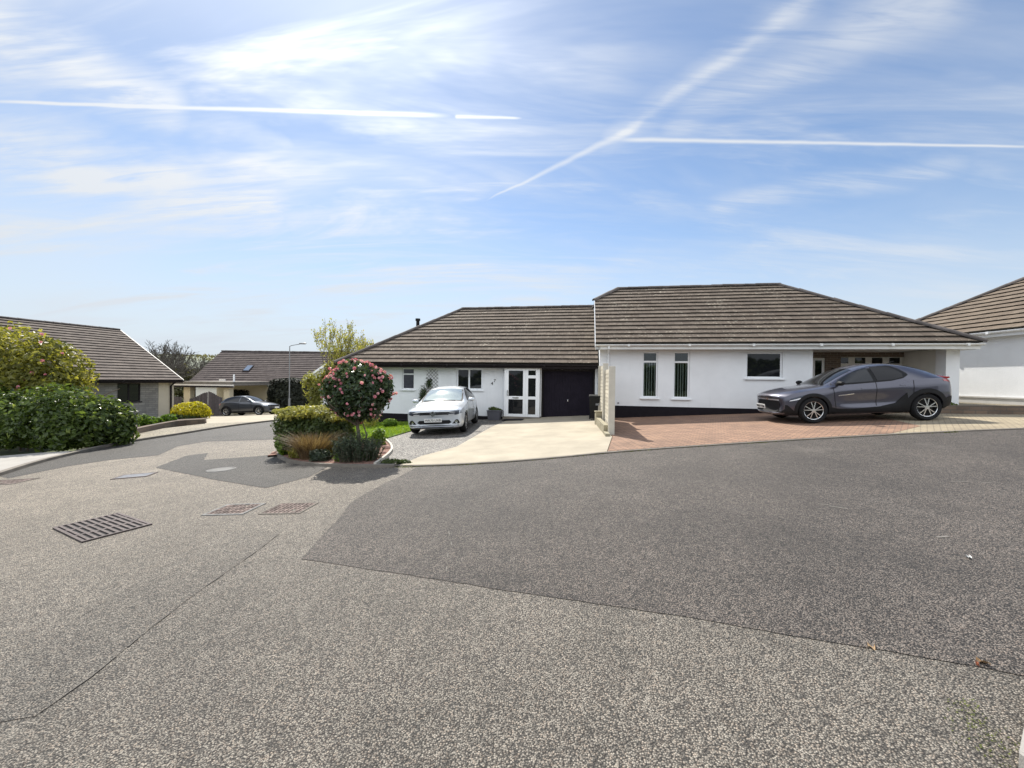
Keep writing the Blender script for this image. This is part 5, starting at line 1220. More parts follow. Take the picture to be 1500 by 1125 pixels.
for pts, dp in tips:
    if dp > 2: continue
    for j in range({2: 6, 1: 9, 0: 10}[dp]):
        u = r.random(); i = min(len(pts) - 2, int(u * (len(pts) - 1))); p = pts[i].lerp(pts[i + 1], r.random()); p = Vector((p.x * sx_, p.y * sx_, p.z * sc_)) + Vector((r.gauss(0, .05), r.gauss(0, .05), r.gauss(0, .05)))
        high = p.z / H_
        if r.random() < (high - .5) * .8: continue
        a = Vector((r.gauss(0, .5), r.gauss(0, .5), 1)).normalized(); c = a.cross(Vector((r.gauss(0, 1), r.gauss(0, 1), .2))).normalized(); s = r.uniform(.05, .10)
        lf.add([p, p + a * s * .5 + c * s * .35, p + a * s * 1.1, p + a * s * .5 - c * s * .35], [(0, 1, 2, 3)], min(1, max(0, r.gauss(.35 + .25 * high, .25))))
lf.build('leaves', M['leaf_spring'], t, fix=False)
foliage('crown', [(-1.05, -.1, 1.9, .62, .5, .62), (-1.4, 0, 1.35, .5, .4, .6), (-.5, -.1, 2.4, .55, .5, .6), (.5, 0, 2.5, .6, .5, .6), (.1, 0, 1.5, .6, .5, .6), (-1.45, -.1, .9, .4, .3, .6), (-1.75, 0, 1.9, .35, .3, .4), (1.2, 0, 2.8, .5, .5, .5)], 7500, .085, M['leaf_spring'], t, 62, fill=1.1, rough=.6)

# tall bush and laurel hedge on the left
bx, by = at(2, 600, 14.6).x, 14.6; bz = g(bx, by)
t = thing('rhododendron', 'tall rounded olive green bush with pink flowers at the left edge', 'bush', (bx, by, bz)); top = at(40, 476, by).z - bz
bl = [(.2, 0, top - 1.6, 2.0, 1.6, 1.62), (1.75, -.1, top - 1.75, 1.25, 1.2, 1.2), (2.3, -.2, top - 2.25, .75, .9, .8), (-1.8, .2, top - 1.55, 1.8, 1.5, 1.5), (0.6, -.3, top - 2.6, 2.1, 1.5, 1.5)]
foliage('crown', bl, 20000, .098, M['leaf_olive'], t, 71, rough=.24, fill=.4, floor=.1, tintf=lambda p, t_, r: min(1, max(0, t_ * .75 + .33 * (hashn(p, .9, 4) + .2))))
blossoms(bl[:4], 28, .11, M['pink'], t, 14, lambda p, d, r: d.y < -.1 and d.z > -.05 and p.x < 2.6, .24, fseed=71, petals=8)
mb = MB(); r = random.Random(4)
for k in range(9): limbs(mb, (r.uniform(-1.2, 1.2), r.uniform(-.4, .4), -.1), (r.gauss(0, .5), r.gauss(0, .4), 1), 1.3, .07, 2, r)
mb.build('trunk', M['bark'], t, smooth=True)
lx, ly = at(88, 640, 12.4).x, 12.5; lz = g(lx, ly); lt = at(100, 561, 12.2).z - lz
t = thing('laurel_hedge', 'sprawling glossy green laurel hedge along the left pavement', 'hedge', (lx, ly, lz))
bl = [(-.1, .0, lt * .46, 1.0, .85, lt * .46), (.85, .3, lt * .40, .62, .7, lt * .40), (-1.3, 0, lt * .44, 1.0, .8, lt * .44), (1.2, .6, lt * .32, .36, .5, lt * .34), (-2.4, .1, lt * .46, 1.0, .9, lt * .46), (.3, -.2, lt * .28, .75, .6, lt * .28)]
foliage('foliage', bl, 15000, .085, M['leaf_laurel'], t, 81, rough=.34, freq=2.0, fill=.42, floor=.03)
mb = MB(); r = random.Random(6)
for k in range(10): limbs(mb, (-2.2 + k * .32, r.uniform(.1, .4), -.1), (r.gauss(0, .3), .3, 1), .5, .03, 2, r)
mb.build('stem', M['bark'], t, smooth=True)
wx_, wy_ = gp(32, 657)
t = thing('gate_post', 'weathered grey post standing in the shade in front of the laurel hedge', 'post', ground_at(wx_, wy_)); mb = MB(); mb.box(-.05, .05, -.05, .05, -.1, .72); mb.prism([(-.05, .722), (.05, .722), (0, .76)], -.05, .05, 'v'); mb.build('post', M['kerb'], t, bevel=.006)
t = thing('red_shrub', 'dark red leaved low shrub in the shade under the laurel hedge', 'shrub', ground_at(*gp(95, 648))); M['leaf_red'] = leafmat('red_leaf', (.05, .012, .016), (.12, .025, .035), .3); foliage('foliage', [(0, 0, .35, .6, .3, .3)], 1100, .06, M['leaf_red'], t, 84, rough=.4, floor=.02); stems(t, [((0, 0, 0), (.1, 0, .4))], .012)
# yellow shrub and low edging wall
yx, yy = gp(269, 616); yz = g(yx, yy + .5)
t = thing('golden_shrub', 'bright yellow domed shrub at the corner of the left front garden', 'shrub', (yx, yy + .6, yz)); yh = at(269, 588, yy + .6).z - yz; yr = 25 * (yy + .6) / F
foliage('foliage', [(0, 0, yh * .45, yr, yr * .9, yh * .52), (.3, .1, yh * .5, yr * .6, yr * .6, yh * .46)], 7500, .075, M['leaf_yellow'], t, 91, rough=.22, floor=.02, fill=.45)
foliage('lower_foliage', [(-.1, -.15, yh * .22, yr * .98, yr * .9, yh * .26)], 2600, .07, M['leaf_privet'], t, 92, rough=.2, floor=.02); stems(t, [((0, 0, 0), (0, 0, yh * .5))], .03)
wl = G((186, 641), (205, 635.5), (240, 627.5), (262, 623.3), (300, 621.3)); wl = smooth_line(wl, 1)
o = strip('low_wall', wl, .22, .27, M['lowstone'], kind=None); tag(o, 'low red brown stone edging wall round the left front garden', 'wall')
gl_ = [(x, y + .12) for x, y in wl] + [gp(302, 614), gp(255, 607), gp(210, 611), gp(196, 625)]
sheet('garden_bed', gl_, .12, M['soil'], .2)
for (px, py, s, lb, sd) in ((205, 629, .38, 'bright green clump beside the laurel hedge on the garden bed', 93), (222, 626, .26, 'low green plant in the middle of the left garden bed', 94), (239, 624, .34, 'rounded green plant next to the golden shrub', 95)):
    x, y = gp(px, py); t = thing('bed_plant', lb, 'plant', ground_at(x, y + .3, .1)); foliage('foliage', [(0, 0, s * .6, s, s * .8, s * .8)], 900, .07, M['leaf_green'], t, sd, floor=0, rough=.35); stems(t, [((0, 0, 0), (0, 0, s * .6))], .01)
# big clipped yew block, lamp post, small hedge
vx0, vx1 = at(392, 580, 37.6).x, at(455, 580, 37.6).x; vz = g((vx0 + vx1) / 2, 37.6); vh_ = at(424, 551, 37.6).z - vz; cxv = (vx0 + vx1) / 2; hw = (vx1 - vx0) / 2
t = thing('yew_hedge', 'huge dark clipped yew block with rounded shoulders behind the lamp post', 'hedge', (cxv, 37.9, vz))
foliage('foliage', [(0, 0, vh_ * .47, hw * .9, 1.2, vh_ * .48)], 15000, .13, M['leaf_yew'], t, 101, rough=.04, shape=.62, floor=0, fill=.28); foliage('inner_foliage', [(0, 0, vh_ * .46, hw * .76, .95, vh_ * .42)], 6000, .2, M['leaf_yew'], t, 102, rough=.04, shape=.6, floor=0, fill=.2); stems(t, [((0, 0, 0), (0, 0, vh_ * .7))], .1)
sx0, sx1 = at(336, 575, 39.5).x, at(376, 575, 39.5).x
t = thing('hedge', 'small dark flat topped hedge seen above the grey crossover roof', 'hedge', ((sx0 + sx1) / 2, 39.5, g(-22, 39.5))); h_ = at(356, 567, 39.5).z - g(-22, 39.5)
foliage('foliage', [(0, 0, h_ * .52, (sx1 - sx0) * .38, .8, h_ * .42)], 6500, .12, M['leaf_yew'], t, 103, rough=.08, shape=.7, floor=0); foliage('inner_foliage', [(0, 0, h_ * .5, (sx1 - sx0) * .32, .6, h_ * .36)], 2500, .2, M['leaf_yew'], t, 104, rough=.05, shape=.7, floor=0); stems(t, [((0, 0, 0), (0, 0, h_ * .6))], .06)
Yl = 35.6; px_ = at(424, 560, Yl); lz = g(px_.x, Yl); lh = at(424.5, 507, Yl).z - lz
t = thing('street_lamp', 'slender grey street lamp with a short arm in front of the yew block', 'street lamp', (px_.x, Yl, lz))
mb = MB(); mb.tube([(0, 0, -.2), (0, 0, 1.3), (0, 0, 1.32), (0, 0, lh)], [.09, .09, .05, .036], 10); mb.build('column', M['galv'], t, smooth=True)
arm = (at(447, 503.5, Yl).x - px_.x); mb = MB(); mb.tube([(0, 0, lh - .02), (.15, 0, lh + .05), (arm * .7, 0, lh + .2)], .03, 8); mb.build('arm', M['galv'], t, smooth=True)
mb = MB(); mb.lathe([(0, -.34), (.07, -.3), (.12, -.1), (.13, .15), (.06, .3), (0, .32)], 12); mb.v = [(c + arm * .85, a, b * .55 + lh + .24) for a, b, c in mb.v]; hd = mb.build('lamp_head', M['galv'], t, smooth=True)
mb = MB(); mb.box(arm * .85 - .2, arm * .85 + .2, -.07, .07, lh + .165, lh + .185); mb.build('lens', M['lampwhite'], hd)

# winter trees on the skyline
def bare(px, Y, ytop, w, seed, label, depth=5, leafs=0):
    x = at(px, 550, Y).x; z = g(x, Y); H = at(px, ytop, Y).z - z; r = random.Random(seed)
    t = thing('bare_tree', label, 'tree', (x, Y, z), 0, 'winter trees on the skyline'); mb = MB(); tips = []
    mb.tube([(0, 0, -.3), (.05, 0, H * .2), (.1, .1, H * .42)], [.30, .24, .19], 9)
    for k in range(24):
        a = k * 2.4 + r.uniform(-.3, .3); q = math.sqrt((k + .6) / 24.5); el = r.uniform(.78, 1.0)
        tip = Vector((math.cos(a) * q * w, math.sin(a) * q * w, H * (.62 + .36 * math.sqrt(max(0, 1 - q * q * .92)) * el)))
        base = Vector((0, .05, H * r.uniform(.22, .42))); mid = base.lerp(tip, .5) + Vector((math.cos(a) * w * .12, math.sin(a) * w * .12, -H * .02 + r.gauss(0, .2)))
        pts = [base, base.lerp(mid, .5), mid, mid.lerp(tip, .55) + Vector((r.gauss(0, .2), r.gauss(0, .2), .15)), tip]; mb.tube(pts, [.13, .11, .085, .06, .03], 5, cap=False)
        for j in range(9 if depth > 4 else 7):
            u = r.uniform(.35, 1); i = min(3, int(u * 4)); p = pts[i].lerp(pts[i + 1], u * 4 - i); d = (tip - base).normalized() + Vector((r.gauss(0, .7), r.gauss(0, .7), r.gauss(.15, .45)))
            limbs(mb, p, d, w * .34 * r.uniform(.6, 1.2), .045, 2, r, .5, 4, .7, .1, (2, 3), None, .024)
    mb.build('trunk', M['twig'], t, smooth=False)
    if leafs: foliage('crown', [(0, 0, H * .55, w * .8, w * .8, H * .36)], leafs, .32, M['scrub'], t, seed, fill=1.0, rough=.6)
bare(247, 72, 505, 3.5, 201, 'flat topped bare winter tree above the left bungalow roof end')
bare(224, 80, 520, 3.0, 205, 'smaller bare tree rising just behind the bungalow gable', 4)
bare(306, 84, 526, 2.6, 202, 'small bare tree against the hill next to the far house roof', 4)
bare(272, 66, 532, 3.6, 203, 'scrubby brown tree below the flat topped bare tree', 4, 2200)
bare(236, 62, 534, 3.2, 204, 'olive brown scrub tree half hidden by the bungalow gable', 4, 2200)
bare(296, 70, 538, 2.8, 206, 'low brown scrub tree touching the far house roof slope', 4, 1800)
# hill
mb = MB(); n = 60; vs = []
def hillz(px): return {0: 0}.get(px, 0)
prof = [(-900, 6), (-420, 24), (-330, 22), (-300, 23.5), (-260, 19), (-200, 12), (0, 12), (300, 8), (900, 0)]
def hp(x):
    for (a, za), (b, zb) in zip(prof, prof[1:]):
        if x <= b: return za + (zb - za) * max(0, (x - a)) / (b - a)
    return 0
rows_ = [(-14, 280), (.35, 330), (.75, 390), (1.0, 440), (.85, 520), (-10, 700)]
xs_ = [-900 + 30 * i for i in range(61)]
for k, y in rows_:
    for x in xs_: vs.append((x, y + x * -.05, (hp(x) * k + 3 * noise.noise(Vector((x * .01, y * .01, 0)))) if 0 < k <= 1 else k))
mb.add(vs, [(j * 61 + i, j * 61 + i + 1, (j + 1) * 61 + i + 1, (j + 1) * 61 + i) for j in range(5) for i in range(60)]); struct(mb.build('hill', M['hillgreen'], smooth=True, sharp=80))
hd = MB(); r = random.Random(9); V = []; 
for i in range(1500):
    x = r.uniform(-430, -180); y = r.choice((380, 425, 440)) + r.gauss(0, 3) - x * .05; z = hp(x) * (.72 if y < 410 else .98) + r.uniform(0, 3.0)
    s = r.uniform(.5, 1.1); hd.add([(x - s, y, z - s), (x + s, y + r.uniform(-1, 1), z - s * .6), (x + r.uniform(-.4, .4), y, z + s)], [(0, 1, 2)], r.random())
o = hd.build('distant_woods', M['scrub'], fix=False); o['kind'] = 'stuff'; o['label'] = 'distant hedges and woods along the hill top'
# hedge bank on the near side of the street, behind the photographer (seen in the window panes)
hb = MB(); r = random.Random(19)
for i in range(9000):
    x = r.uniform(-28, 30); y = -13.5 - abs(r.gauss(0, 1.2)); h = 3.0 + 1.1 * noise.noise(Vector((x * .3, 0, 2))) ; z = g(x, y) + h * r.random() ** .6
    d = Vector((r.gauss(0, 1), r.gauss(0, 1), r.gauss(0, 1))).normalized() * .35; c = d.cross(Vector((r.gauss(0, 1), r.gauss(0, 1), r.gauss(0, 1)))).normalized() * .25
    p = Vector((x, y, z)); hb.add([p - d, p + c, p + d, p - c], [(0, 1, 2, 3)], r.random())
o = hb.build('hedgerow', M['leaf_privet'], fix=False); o['kind'] = 'stuff'; o['label'] = 'hedge bank across the street behind the viewer'

# ------------------------------------------------------------------ street and garden furniture
# fence between the drives
def fence(a, b, z0, z1, label, first=True):
    d = Vector((b[0] - a[0], b[1] - a[1])); L = d.length; an = math.atan2(d.y, d.x); zb = g(*a) + .03
    t = thing('fence_panel', label, 'fence', (a[0], a[1], zb), an, 'fence panels between the drives')
    mb = MB(); n = 14; h = z1 - z0; r = random.Random(int(L * 100))
    for i in range(n):
        za = z0 + h * i / n; zt = z0 + h * (i + 1) / n
        mb.add([(.06, -.026, za), (L - .06, -.026, za), (L - .06, .012, za), (.06, .012, za), (.06, -.012, zt + .01), (L - .06, -.012, zt + .01), (L - .06, .0, zt + .01), (.06, .0, zt + .01)], [(0, 3, 2, 1), (4, 5, 6, 7), (0, 1, 5, 4), (1, 2, 6, 5), (2, 3, 7, 6), (3, 0, 4, 7)], r.random())
    mb.build('slats', M['fencewood'], t)
    mb = MB(); mb.box(-.07, .055, -.08, .08, -.15, z1 + .06); mb.build('post', M['fenceface'], t, bevel=.006)
    mb = MB(); mb.box(L - .055, L + .06, -.07, .07, -.15, z1 + .04); mb.build('post', M['fenceface'], t, bevel=.006)
    return t
fence((2.62, 10.75), (2.93, 12.85), .12, at(896, 536.5, 10.75).z - g(2.6, 10.75) - .09, 'pale slatted fence panel seen edge on, its end post nearest the road')
fence((2.95, 12.95), (3.14, 14.55), .30, at(886, 535, 12.95).z - g(2.95, 12.95) - .03, 'pale slatted fence panel running back to the bungalow corner behind the first')
wlp = [(2.53, 10.95), (2.69, 12.4), (2.77, 13.1)]
o = strip('block_wall', wlp, .12, .26, M['blocks'], kind=None); tag(o, 'low pale block wall at the foot of the slatted fence', 'wall')
o = strip('block_wall', [(2.46, 10.45), (2.52, 10.92)], .11, .10, M['blocks'], kind=None); tag(o, 'single low step of block wall ending in front of the fence post', 'wall')
mb = MB(); mb.box(-.1, .1, -.1, .1, 0, .42); mb.box(-.115, .115, -.115, .115, .421, .46)
o = mb.build('block_pier', M['blocks'], bevel=.01); o.location = (2.80, 13.2, g(2.8, 13.2)); tag(o, 'short pale block pier at the back end of the low wall beside the bin', 'pier')
# wheelie bin
bxx, byy = 2.98, 14.75; t = thing('wheelie_bin', 'black wheelie bin standing by the garage beside the fence', 'bin', (bxx, byy, g(bxx, byy) + .03), -TH); t.scale = (.8, .8, .87)
mb = MB(); mb.add([(-.19, -.24, .06), (.19, -.24, .06), (.19, .22, .06), (-.19, .22, .06), (-.24, -.30, .94), (.24, -.30, .94), (.24, .28, .94), (-.24, .28, .94)], [(0, 3, 2, 1), (4, 5, 6, 7), (0, 1, 5, 4), (1, 2, 6, 5), (2, 3, 7, 6), (3, 0, 4, 7)]); mb.build('body', M['black'], t, bevel=.02)
mb = MB(); mb.add([(-.26, -.33, .945), (.26, -.33, .945), (.26, .30, .945), (-.26, .30, .945), (-.23, -.28, 1.0), (.23, -.28, 1.0), (.23, .28, 1.03), (-.23, .28, 1.03)], [(0, 3, 2, 1), (4, 5, 6, 7), (0, 1, 5, 4), (1, 2, 6, 5), (2, 3, 7, 6), (3, 0, 4, 7)]); mb.build('lid', M['black'], t, bevel=.015)
mb = MB(); mb.tube([(-.2, .33, .93), (.2, .33, .93)], .016, 8); mb.build('handle', M['black'], t)
for s in (-.2, .2): mb = MB(); mb.tube([(s - .03, .2, .1), (s + .03, .2, .1)], .1, 16); mb.build('wheel', M['rubber'], t)
mb = MB(); mb.box(.04, .2, -.296, -.27, .60, .68); mb.build('grey_panel', M['steel'], t)  # small grey panel on the front of the bin
# planter by the porch
qx = at(724.5, 610, 16.55); t = thing('planter', 'tapered grey planter with small plants beside the porch', 'planter', (qx.x, 16.75, g(qx.x, 16.75) + .02), -TH)
w_ = 19.5 * 16.7 / F / 2; hpz = at(724, 602, 16.7).z - g(qx.x, 16.75) - .02
mb = MB(); a_, b_ = w_ * .86, w_
mb.add([(-a_, -.24, 0), (a_, -.24, 0), (a_, .2, 0), (-a_, .2, 0), (-b_, -.28, hpz), (b_, -.28, hpz), (b_, .24, hpz), (-b_, .24, hpz)], [(0, 3, 2, 1), (4, 5, 6, 7), (0, 1, 5, 4), (1, 2, 6, 5), (2, 3, 7, 6), (3, 0, 4, 7)]); mb.box(-b_ - .015, b_ + .015, -.295, .255, hpz + .002, hpz + .035); mb.build('pot', M['planter'], t, bevel=.01)
foliage('plant', [(-.08, 0, hpz + .06, b_ * .6, .18, .1), (.12, 0, hpz + .04, b_ * .5, .15, .07)], 700, .04, M['leaf_privet'], t, 111, floor=hpz, rough=.5)
mb = MB(); a = H1(pd0 + .0, pv0 - .75); dx = pd1 - pd0
o = MB(); o.box(0, dx, 0, .5, 0, .018); o = o.build('door_mat', M['plinth'], bevel=.005); o.location = (a[0], a[1], g(a[0] + .4, a[1]) + .032); o.rotation_euler = (0, R(-2.6), -TH); tag(o, 'dark door mat lying in front of the white porch', 'mat')
# trellis and climber on house 1
uT = Lpx(633, -.03, OH1); zt0 = zpx(633, 572, uT, 0, OH1); P = H1(uT, -.03); t = thing('trellis', 'narrow diamond trellis fixed to the white wall behind the hatchback', 'trellis', (P[0], P[1], zt0), -TH)
hT = zpx(633, 541, uT, 0, OH1) - zt0; mb = MB(); wT = .26
for k in range(7):
    z = hT * k / 6
    for s in (-1, 1):
        a = Vector((-wT * s, 0 if s > 0 else .012, z - wT)); b = Vector((wT * s, 0 if s > 0 else .012, z + wT))
        lo = max(0, (0 - a.z) / (b.z - a.z)); hi = min(1, (hT - a.z) / (b.z - a.z))
        if hi > lo: mb.bar(a.lerp(b, lo), a.lerp(b, hi), .012, .01, up=(0, 1, 0))
mb.build('lattice', M['trellis'], t)
P2_ = H1(uT - .42, -.14); t = thing('climbing_plant', 'bare climbing plant leaning up to the trellis', 'climber', (P2_[0], P2_[1], g(*P2_)))
mb = MB(); r = random.Random(44)
for k in range(14): z = zt0 - g(*P2_); mb.tube([(r.uniform(-.2, .1), 0, 0), (r.uniform(-.15, .2), r.uniform(-.05, .05), z * .6), (r.uniform(.1, .5), r.uniform(-.02, .06), z * r.uniform(.95, 1.25))], [.014, .01, .004], 5)
mb.build('stem', M['bark'], t); foliage('foliage', [(.05, 0, 1.1, .22, .08, .5), (.3, 0, 1.65, .15, .06, .25)], 500, .05, M['leaf_cam'], t, 121, fill=1.2, rough=.5)
# raised edging under the wall by the lawn
a, b = H1(-10.6, -.75), H1(-5.9, -.75)
o = strip('planter_edge', [a, b], .12, .16, M['plinth'], kind=None); tag(o, 'dark raised edging board between the lawn and the house wall', 'edging')
# low wall in front of house 3 with bed behind
lw = [(12.2, 12.35), (13.4, 12.15), (17, 11.75), (22, 11.5)]
o = strip('low_wall', lw, .25, .27, M['lowstone'], kind=None); tag(o, 'low brown brick wall along the tan drive on the right', 'wall')
sheet('gravel_bed', [(12.2, 12.5), (13.4, 12.3), (17, 11.9), (22, 11.65), (22, 19), (14.5, 19), (13.4, 15), H2(U1 + .1, .2), H2(U1 - .2, -.02)], .235, M['verge'], .15)
t = thing('shrub', 'low dark green shrub at the foot of the carport pillar', 'shrub', ground_at(12.95, 12.45, .1)); foliage('foliage', [(0, 0, .12, .55, .2, .16), (-.55, .0, .12, .4, .2, .16)], 2200, .045, M['leaf_laurel'], t, 131, rough=.4, floor=0); stems(t, [((0, 0, 0), (.1, 0, .15))], .01)

# ironwork in the road
def ground_frame(q):
    """local frame of a quad given by four picture corners: origin, x axis, y axis, size"""
    P = [Vector((*gp(*c), 0)) for c in q]
    for p in P: p.z = g(p.x, p.y)
    ex = ((P[1] - P[0]) + (P[2] - P[3])) / 2; ey = ((P[3] - P[0]) + (P[2] - P[1])) / 2; c = sum(P, Vector()) / 4
    X = ex.normalized(); Z = X.cross(ey).normalized(); Y = Z.cross(X)
    return Matrix(((X.x, Y.x, Z.x, c.x), (X.y, Y.y, Z.y, c.y), (X.z, Y.z, Z.z, c.z), (0, 0, 0, 1))), ex.length, ey.length
mt_, sx_, sy_ = ground_frame([(122, 795), (230, 767), (168, 754), (75, 775)])
print('grate', sx_, sy_)
t = thing('drain_grate', 'rusty black cast iron gully grate with long bars in the light asphalt', 'drain'); t.matrix_world = mt_
mb = MB(); hx_, hy_ = sx_ / 2, sy_ / 2
mb.box(-hx_, hx_, -hy_, hy_, -.02, .005); mb.build('pit', M['pit'], t)
mb = MB(); mb.box(-hx_, hx_, -hy_, -hy_ + .03, .005, .017); mb.box(-hx_, hx_, hy_ - .03, hy_, .005, .017); mb.box(-hx_, -hx_ + .03, -hy_ + .03, hy_ - .03, .005, .017); mb.box(hx_ - .03, hx_, -hy_ + .03, hy_ - .03, .005, .017); mb.build('frame', M['iron'], t)
mb = MB(); nb = 9
for i in range(nb):
    x0 = -hx_ + .03 + (sx_ - .06) * i / nb; w = (sx_ - .06) / nb
    mb.box(x0 + w * .30, x0 + w * .78, -hy_ + .03, hy_ - .03, .006, .0165)
for i in range(2): y = -hy_ + sy_ * (i + 1) / 3; mb.box(-hx_ + .03, hx_ - .03, y - .022, y + .022, .006, .0145)
mb.build('bars', M['iron'], t)
def cover(q, label, kind='rect', mat='steel', name='manhole_cover'):
    mt_, a, b = ground_frame(q); t = thing(name, label, 'manhole cover'); t.matrix_world = mt_; a /= 2; b /= 2
    if kind == 'rect':
        mb = MB(); mb.box(-a, a, -b, -b + .04, .0, .012); mb.box(-a, a, b - .04, b, .0, .012); mb.box(-a, -a + .04, -b + .04, b - .04, 0, .012); mb.box(a - .04, a, -b + .04, b - .04, 0, .012); mb.build('frame', M['iron'], t)
        mb = MB(); mb.box(-a + .045, a - .045, -b + .045, -.006, 0, .0105); mb.box(-a + .045, a - .045, .006, b - .045, 0, .0105); mb.build('lid', M[mat], t)
    else:
        mb = MB(); mb.lathe([(0, .011), (a - .05, .011), (a - .045, .006), (a - .035, .006), (a - .03, .012), (a, .012), (a + .005, 0)], 40); mb.v = [(x, y * b / a, z) for x, y, z in mb.v]; mb.build('lid', M[mat], t)
    return t
cover([(168, 702), (222, 697.5), (226, 692.5), (174, 697)], 'rectangular worn steel manhole cover in a dark frame')
M['paleconc'] = plain('pale_worn_concrete', (.21, .205, .195), .9, .2, 9, .3, 60, spec=.15)
cover([(299, 692.5), (338, 690.5), (349, 684.2), (310, 686)], 'pale round manhole cover in the grey asphalt patch', 'round', 'paleconc')
def inlay(q, label, white):
    mt_, a, b = ground_frame(q); t = thing('access_cover', label, 'manhole cover'); t.matrix_world = mt_; a /= 2; b /= 2
    mb = MB(); e = .035 if white else .02
    mb.box(-a, a, -b, -b + e, 0, .010); mb.box(-a, a, b - e, b, 0, .010); mb.box(-a, -a + e, -b + e, b - e, 0, .010); mb.box(a - e, a, -b + e, b - e, 0, .010); mb.build('frame', M['paleconc' if white else 'kerb'], t)
    mb = MB(); r = random.Random(int(a * 1000)); nx_, ny_ = 9, 5
    for i in range(nx_):
        for j in range(ny_):
            if r.random() < .1: continue
            w, h = (2 * a - 2 * e) / nx_, (2 * b - 2 * e) / ny_; x, y = -a + e + w * i, -b + e + h * j
            mb.box(x + w * .14, x + w * .86, y + h * .1, y + h * .88, 0, .0085 + r.uniform(-.002, .002), r.random())
    mb.build('brick_inlay', M['inlay'], t)
M['inlay'] = plain('worn_red_inlay', (.165, .125, .108), .9, .4, 9, .4, 60, tint=.35)
inlay([(296, 756), (355, 754), (390, 738), (332, 739)], 'brick red inlaid cover with a pale rim, left of two', True)
inlay([(382, 754), (440, 752.5), (466, 737), (408, 737.5)], 'worn brick red inlaid cover without a pale rim', False)
inlay([(-40, 713), (25, 708.5), (55, 701), (-8, 704)], 'worn brick red inlaid cover at the left edge of the road', False)
def litter(px, py, label, s, mat, seed, name='dead_leaf', cat='leaf'):
    x, y = gp(px, py); r = random.Random(seed); mb = MB(); n = 7; a = r.uniform(0, 3)
    top = [(s * (i / (n - 1) - .5), s * .28 * math.sin(math.pi * i / (n - 1)) * (1 + .3 * r.random()), .012 + .02 * math.sin(i * .9)) for i in range(n)]; bot = [(p[0], -p[1], .012 + .012 * math.cos(i)) for i, p in enumerate(top)]
    mb.add(top + bot, [(i, i + 1, n + i + 1, n + i) for i in range(n - 1)]); o = mb.build(name, mat); o.location = (x, y, g(x, y)); o.rotation_euler = (0, 0, a); tag(o, label, cat)
litter(1276, 950, 'curled tan leaf on the seam of the dark asphalt', .055, M['deadleaf'], 1)
litter(1440, 973, 'pale curled leaf near the right end of the asphalt seam', .055, M['deadleaf'], 5)
M['orange'] = plain('orange_scrap', (.5, .16, .08), .7, .2, 20); litter(1432, 976, 'tiny orange scrap beside the pale leaf', .025, M['orange'], 3, 'litter_scrap', 'litter')
litter(1419, 818, 'white paper scrap alone on the dark asphalt', .07, M['plate'], 4, 'paper_scrap', 'litter')
# weeds along the kerb
mb = MB(); r = random.Random(77)
for i in range(1500):
    if r.random() < .55:
        c = r.choice(((930, 661), (1118, 648.8), (690, 681), (1395, 634), (880, 665), (600, 684)))
        px, py = c[0] + r.gauss(0, 11), c[1]
        x, y = gp(px, py)
    else: x = r.uniform(-1.9, 9.5); y = None
    # put it on the kerb line
    k = min(range(len(front)), key=lambda i: abs(front[i][0] - x)); k = max(1, min(len(front) - 1, k)); a, b = front[k - 1], front[k]; u = (x - a[0]) / (b[0] - a[0]) if b[0] != a[0] else 0; y = a[1] + (b[1] - a[1]) * u - abs(r.gauss(0, .022)) - .005
    z = g(x, y); s = r.uniform(.008, .028); a_ = r.uniform(0, 6.28); p = Vector((x, y, z)); d = Vector((math.cos(a_), math.sin(a_), r.uniform(.2, 1.4))) * s; c = Vector((-math.sin(a_), math.cos(a_), 0)) * s * .5
    mb.add([p - c, p + c, p + d], [(0, 1, 2)], r.random())
o = mb.build('kerb_moss', M['moss'], fix=False); o['kind'] = 'stuff'; o['label'] = 'moss and weeds in the joint along the kerb'
mb = MB()
for i in range(260):
    u = r.random(); a, b = gp(1494, 1125), gp(1500, 1085); x = a[0] + (b[0] - a[0]) * u + r.gauss(-.04, .05); y = a[1] + (b[1] - a[1]) * (u * 3) ; z = g(x, y) + .004; s = r.uniform(.004, .010); a_ = r.uniform(0, 6.28); p = Vector((x, y, z)); d = Vector((math.cos(a_), math.sin(a_), r.uniform(.2, 1))) * s; c = Vector((-math.sin(a_), math.cos(a_), 0)) * s * .5
    mb.add([p - c, p + c, p + d], [(0, 1, 2)], r.random())
o = mb.build('kerb_moss', M['moss'], fix=False); o['kind'] = 'stuff'; o['label'] = 'moss at the near kerb on the right'

# ------------------------------------------------------------------ sky and light
SUN_AZ, SUN_EL = R(-21), R(49)     # azimuth from +Y, clockwise positive
sun_dir = Vector((math.sin(SUN_AZ) * math.cos(SUN_EL), math.cos(SUN_AZ) * math.cos(SUN_EL), math.sin(SUN_EL)))
sl = bpy.data.lights.new('sun', 'SUN'); sl.energy = 3.7; sl.angle = R(.6); sl.color = (1, .95, .86)
so = bpy.data.objects.new('sun', sl); COL.objects.link(so); so.rotation_euler = (-sun_dir).to_track_quat('-Z', 'Y').to_euler()
w = bpy.data.worlds.new('World'); sc.world = w; w.use_nodes = True; w.cycles.sampling_method = 'MANUAL'; w.cycles.sample_map_resolution = 512; nt = w.node_tree; bg = nt.nodes['Background']
sky = N(nt, 'ShaderNodeTexSky', sky_type='NISHITA', sun_disc=False, sun_elevation=SUN_EL, sun_rotation=SUN_AZ, air_density=1.0, dust_density=.15, ozone_density=1.6)
tc = nt.nodes.new('ShaderNodeTexCoord'); D = tc.outputs['Generated']
